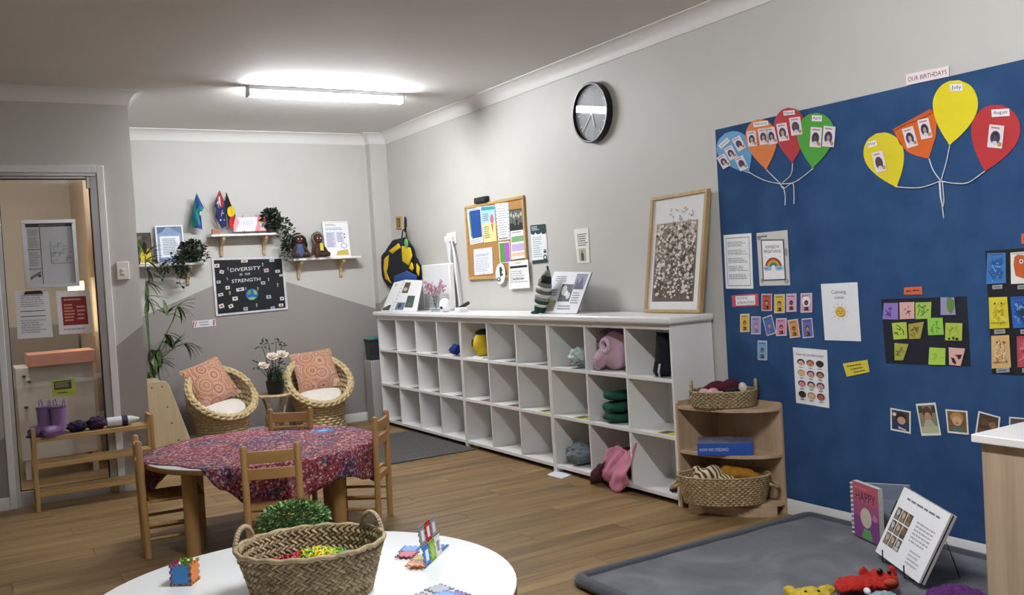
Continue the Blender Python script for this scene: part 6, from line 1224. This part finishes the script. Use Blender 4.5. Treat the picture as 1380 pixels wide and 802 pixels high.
# hand puppets
def puppet(name, c, rz, blobs, m, label, extra=(), jit=.004, vox=.005):
    r = thing(name, label, 'soft toy', (c[0], c[1], MZ), rz); mb = MB()
    for p, r_ in blobs: mb.ell(p, r_, 18, 12)
    o_ = mb.build('toy_body', m, r, smooth=True, remesh=vox); tx_ = bpy.data.textures.new('fuzz', 'CLOUDS'); tx_.noise_scale = .018; dm = o_.modifiers.new('fuzz', 'DISPLACE'); dm.texture = tx_; dm.strength = jit*4; dm.mid_level = .5
    for nm, p, r_, mm in extra: MB().ell(p, r_, 12, 8).build(nm, mm, r, smooth=True)
    return r
va = math.atan2(-.56, .83)
yp = ZP(MZ+.02, 1090, 806); rp = ZP(MZ+.02, 1172, 788); ppx = ZP(MZ+.02, 1284, 806)
yfur = mat('c9ae3a', .95, .25, 60, .5); rfur = mat('b82a22', .95, .25, 60, .5); pfur = mat('5a2a6a', .95, .35, 90, .5); eye = mat('111111', .2)
puppet('yellow_puppet', yp, va, [((0,-.02,.03),(.075,.06,.03)), ((-.06,.03,.035),(.022,.028,.02)), ((.07,.03,.035),(.035,.02,.018)), ((0,-.09,.025),(.06,.06,.025))], yfur, 'yellow plush hand puppet lying on the mat', [('white_label', (-.105,-.01,.012), (.025,.018,.004), mat('e0e0e0', .7)), ('eye', (-.02,-.04,.056), .006, eye), ('eye', (.025,-.04,.056), .006, eye)])
puppet('red_puppet', rp, va, [((-.04,0,.024),(.085,.05,.024)), ((.05,0,.028),(.055,.05,.028)), ((-.005,.045,.045),(.016,.014,.030)), ((.095,.035,.045),(.016,.014,.030)), ((.04,.03,.045),(.03,.025,.02)), ((-.10,-.01,.02),(.03,.045,.018)), ((-.07,.035,.022),(.04,.025,.018))], rfur, 'red plush hand puppet flopped on the mat', [('eye', (.035,-.012,.07), (.012,.01,.012), eye), ('eye', (.07,-.008,.066), (.008,.008,.009), eye), ('muzzle', (.06,-.045,.04), (.025,.014,.014), mat('a84a2a', .9)), ('white_label', (-.03,-.065,.02), (.012,.02,.012), mat('e4e4e4', .7))])
puppet('purple_puppet', ppx, va, [((0,0,.03),(.09,.05,.03)), ((-.05,-.05,.03),(.05,.05,.028)), ((.05,-.05,.03),(.05,.05,.028))], pfur, 'dark purple curly plush toy lying by the oak cabinet', jit=.007)
tp = ZP(MZ+.01, 1190, 806); puppet('teal_puppet', tp, va, [((0,0,.016),(.05,.03,.016))], mat('8aa0a8', .95, .2, 50), 'pale teal scrap of soft toy below the red puppet')
# ================================================================== ON THE WHITE ROUND TABLE
TT = TZ+.0008
bc0 = V((.777, 2.41, TT)); ba = math.atan2(-.385, .923); sb = thing('straw_toy_basket', 'oval plaited straw basket with looped handles on the white table', 'basket', bc0, ba)
A0, B0, A1, B1, HB = .155, .128, .196, .162, .138
STR = wick('746247', 'a08a67', 45); STR2 = wick('8f7d5e', 'b8a480', 45)
core = MB(); core.lathe([(1-.015, .004), (1, .03)], n=48, sx=A0, sy=B0, capt=False); 
NW = 64; rows = 7
inn = MB()
for i in range(rows+1):
    t = i/rows
    for k in range(NW): q = 2*pi*k/NW; inn.v.append(V(((A0+(A1-A0)*t)*.975*cos(q), (B0+(B1-B0)*t)*.975*sin(q), .004+(HB-.004)*t)))
inn.f = [(i*NW+k, i*NW+(k+1) % NW, (i+1)*NW+(k+1) % NW, (i+1)*NW+k) for i in range(rows) for k in range(NW)]+[tuple(range(NW))]; inn.mi = [0]*len(inn.f)
inn.build('basket_lining', STR, sb, smooth=True, solid=.004)
pla = MB(); NS = 58; RWS = 13
for i in range(RWS):
    for k in range(NS):
        for inside in (0, 1):
            t = (i+.5)/RWS; q = 2*pi*(k+.5*(i % 2))/NS; a_, b_ = A0+(A1-A0)*t, B0+(B1-B0)*t; kk = .955 if inside else 1.0
            p = V((a_*kk*cos(q), b_*kk*sin(q), .004+HB*t)); tg = V((-a_*sin(q), b_*cos(q), 0)).normalized(); nr = V((cos(q)/a_, sin(q)/b_, 0)).normalized()*(-1 if inside else 1); sl = (1 if i % 2 else -1); u = (tg+V((0,0,1))*.75*sl).normalized(); w_ = u.cross(nr).normalized()
            L, wd, d = .0135*random.uniform(.85,1.15), .0046, .0036*random.uniform(.7,1.3); pla.cur = random.randint(0, 1)
            pla.add([p-u*L-nr*.001, p-u*L*.3+w_*wd, p+u*L-nr*.001, p-u*L*.3-w_*wd, p+nr*d-u*L*.35, p+nr*d+u*L*.4, p+u*L*.4+w_*wd, p+u*L*.4-w_*wd], [(0,4,1),(0,3,4),(1,4,5,6),(3,7,5,4),(6,5,2),(7,2,5)])
pl0 = pla.build('plaited_straw', [STR, STR2], sb, smooth=False); pl0['kind'] = 'stuff'
MB().tube([(A1*1.0*cos(2*pi*k/72), B1*1.0*sin(2*pi*k/72), HB+.002+.002*cos(18*2*pi*k/72)) for k in range(72)], .0065, 6, True).build('rim', STR2, sb, smooth=True)
for q0 in (158, 34):
    c0 = V((A1*cos(radians(q0)), B1*sin(radians(q0)), HB)); tg0 = V((-A1*sin(radians(q0)), B1*cos(radians(q0)), 0)).normalized(); pts = [c0+tg0*(.043*cos(t))+V((0, 0, -.012+.056*sin(t))) for t in [pi*q/40 for q in range(41)]]
    MB().tube(pts, [.0068+.0014*(q % 2) for q in range(41)], 8).build('handle', wick('8f7d62', 'b8a78a', 80), sb, smooth=False)
tl = MB(); mats_ = [mat(c, .4, .05) for c in ('6fa82e', 'd9cf2e', 'e8c21f', 'a82438', '3a2a8a', '5f9a34', 'd86a2a')]
Rb = M.Rotation(ba, 4, 'Z')
for _ in range(260):
    u, v = random.gauss(.03,.05), random.gauss(.01,.035)
    if (u/A0)**2+(v/B0)**2 > .62: continue
    tl.cur = 3 if u < -.03 else (4 if u > .095 else random.choice([0,0,1,1,2,5]) if u < .07 else random.choice([5,0]))
    c = V((u, v, .05+.035*(1-(u/A0)**2-(v/B0)**2)+random.uniform(0,.012))); a = random.uniform(0, pi); st_ = len(tl.v)
    tl.tube([(.0085*cos(t), .0085*sin(t), 0) for t in [2*pi*q/8 for q in range(8)]], .003, 5, True); tl.xf(M.Translation(c) @ M.Rotation(a, 4, 'X') @ M.Rotation(a*2, 4, 'Y'), st_)
tl.ell((.03, .01, .03), (.12, .085, .032), 20, 10); tl.mi[-200:] = [5]*200; tl.xf(M.Translation(bc0+V((0,0,.012))) @ Rb)
tg_ = single(tl, 'toy_links', mats_, 'heap of small coloured plastic toy links inside the straw basket', 'toy links', smooth=True); tg_['kind'] = 'stuff'
# bushy plant behind the basket
bx = hit(1, 2.76, 396, 700); bu = thing('bushy_plant', 'bushy green artificial plant in a dark pot behind the straw basket', 'potted plant', (bx.x, 2.76, TT))
hz0 = bx.z-TT; MB().lathe([(.045, 0), (.055, max(.05, hz0-.045)), (.05, max(.05, hz0-.045)), (.048, max(.04, hz0-.055))], n=20).build('pot', mat('2a2c2a', .6, .1), bu)
lf = MB(); 
for i, mm in enumerate(range(3)): lf.cur = i; leafy(lf, (0,0,hz0), (.11,.09,.05), 900, .013, asp=.7)
lf.build('leaves', [mat('55803f', .6, .3, 40), mat('3a6030', .6, .3, 40), mat('8fae6a', .6, .3, 40)], bu)
sv = MB()
for _ in range(60): d = V((random.gauss(0,1), random.gauss(0,1), abs(random.gauss(0,.6)))).normalized(); sv.tube([(0,0,hz0-.06), (d.x*.05, d.y*.05, hz0-.02), (d.x*.1, d.y*.09, hz0+d.z*.045)], .001, 4)
sv.build('twigs', grn, bu)
# interlocking tiles
def tile(s, teeth=3, d=.13, win=False):
    """outline of a square tile side s with toothed edges, centred"""
    pts = []; n = teeth*2+1
    for e in range(4):
        for i in range(n):
            for end in (0, 1):
                t = (i+end)/n; off = d*s if i % 2 else 0; x = -s/2+s*t; y = -s/2+off
                a = e*pi/2; pts.append((x*cos(a)-y*sin(a), x*sin(a)+y*cos(a)))
    return pts
def tile_ob(parent, s, mtx, c, win=None):
    th = .004; m = MB().prism([(x, y, 0) for x, y in tile(s)], (0,0,th)); m.xf(mtx); o_ = m.build('tile', mat(c, .35, .04), parent, smooth=False)
    if win: 
        w = MB().box(-s*.2, -s*.26, th, s*.2, s*.26, th+.0006); w.box(-s*.2, -s*.26, -.0006, s*.2, s*.26, 0); w.xf(mtx); w.build('window_print', mat(win, .4), o_)
cp = ZP(TT, 246, 789); cb_ = thing('tile_cube', 'small cube of blue, orange and green interlocking tiles on the white table', 'toy', (cp.x+.012, cp.y+.02, TT), radians(-36)); s = .062
tile_ob(cb_, s, M.Translation((0,-s/2+.004,s/2)) @ M.Rotation(pi/2, 4, 'X'), '3f86cc'); tile_ob(cb_, s, M.Translation((s/2-.004,0,s/2)) @ M.Rotation(pi/2, 4, 'Z') @ M.Rotation(pi/2, 4, 'X'), 'e07f35'); tile_ob(cb_, s, M.Translation((-s/2,0,s/2)) @ M.Rotation(pi/2, 4, 'Z') @ M.Rotation(pi/2, 4, 'X'), 'a8203a'); tile_ob(cb_, s, M.Translation((0,s/2,s/2)) @ M.Rotation(pi/2, 4, 'X'), '8ac832'); tile_ob(cb_, s, M.Translation((0,0,.001)), 'e8b830')
bl, br = ZP(TT, 571, 766), ZP(TT, 593, 746); dv = (br-bl); W3 = dv.length; ang = math.atan2(dv.y, dv.x); tw = W3/3
hs = thing('tile_house', 'standing wall of window-printed interlocking tiles on the white table', 'toy', bl, ang)
for r_, row_ in enumerate((('3a7fc4','8ab832','e4e4e0'), ('8a8a90','b82a34','8a8a90'))):
    for q, c in enumerate(row_): tile_ob(hs, .058, M.Translation((tw*(q+.5), .01*r_, .0305+.056*r_)) @ M.Rotation(radians(84), 4, 'X') @ M.Scale(tw*1.06/.058, 4, (1,0,0)), c, win=('e8ecf0','a8c858','8a8a90','e8e8e8','e4dcd8','d8d8d8')[r_*3+q])
for i, (x, y, c, lb) in enumerate(((553,741,'4a86cc','blue'), (549,750,'a83048','crimson'), (563,764,'e08a4a','orange'), (589,739,'3a78c0','deep blue'), (571,755,'e8c868','pale yellow'))):
    p = ZP(TT, x, y); t = thing('flat_tile', '%s interlocking tile lying flat by the tile wall' % lb, 'toy tile', p, ang+radians(90 if i % 2 else 3)); tile_ob(t, .058, M.Translation((0,0,.0002+.0043*(i % 3))), c)
for i, (x, y, c, lb) in enumerate(((592,795,'9a9ca6','grey'), (598,806,'5a90d0','light blue'), (566,806,'84868e','dark grey'), (614,806,'6a5a9a','violet'))):
    p = ZP(TT, x, y); t = thing('flat_tile', '%s interlocking tile lying flat near the front edge of the white table' % lb, 'toy tile', p, radians(12)); tile_ob(t, .058, M.Translation((0,0,.0002+.0043*(i % 2))), c)
for o in bpy.data.objects:
    if '_o' in o: del o['_o']
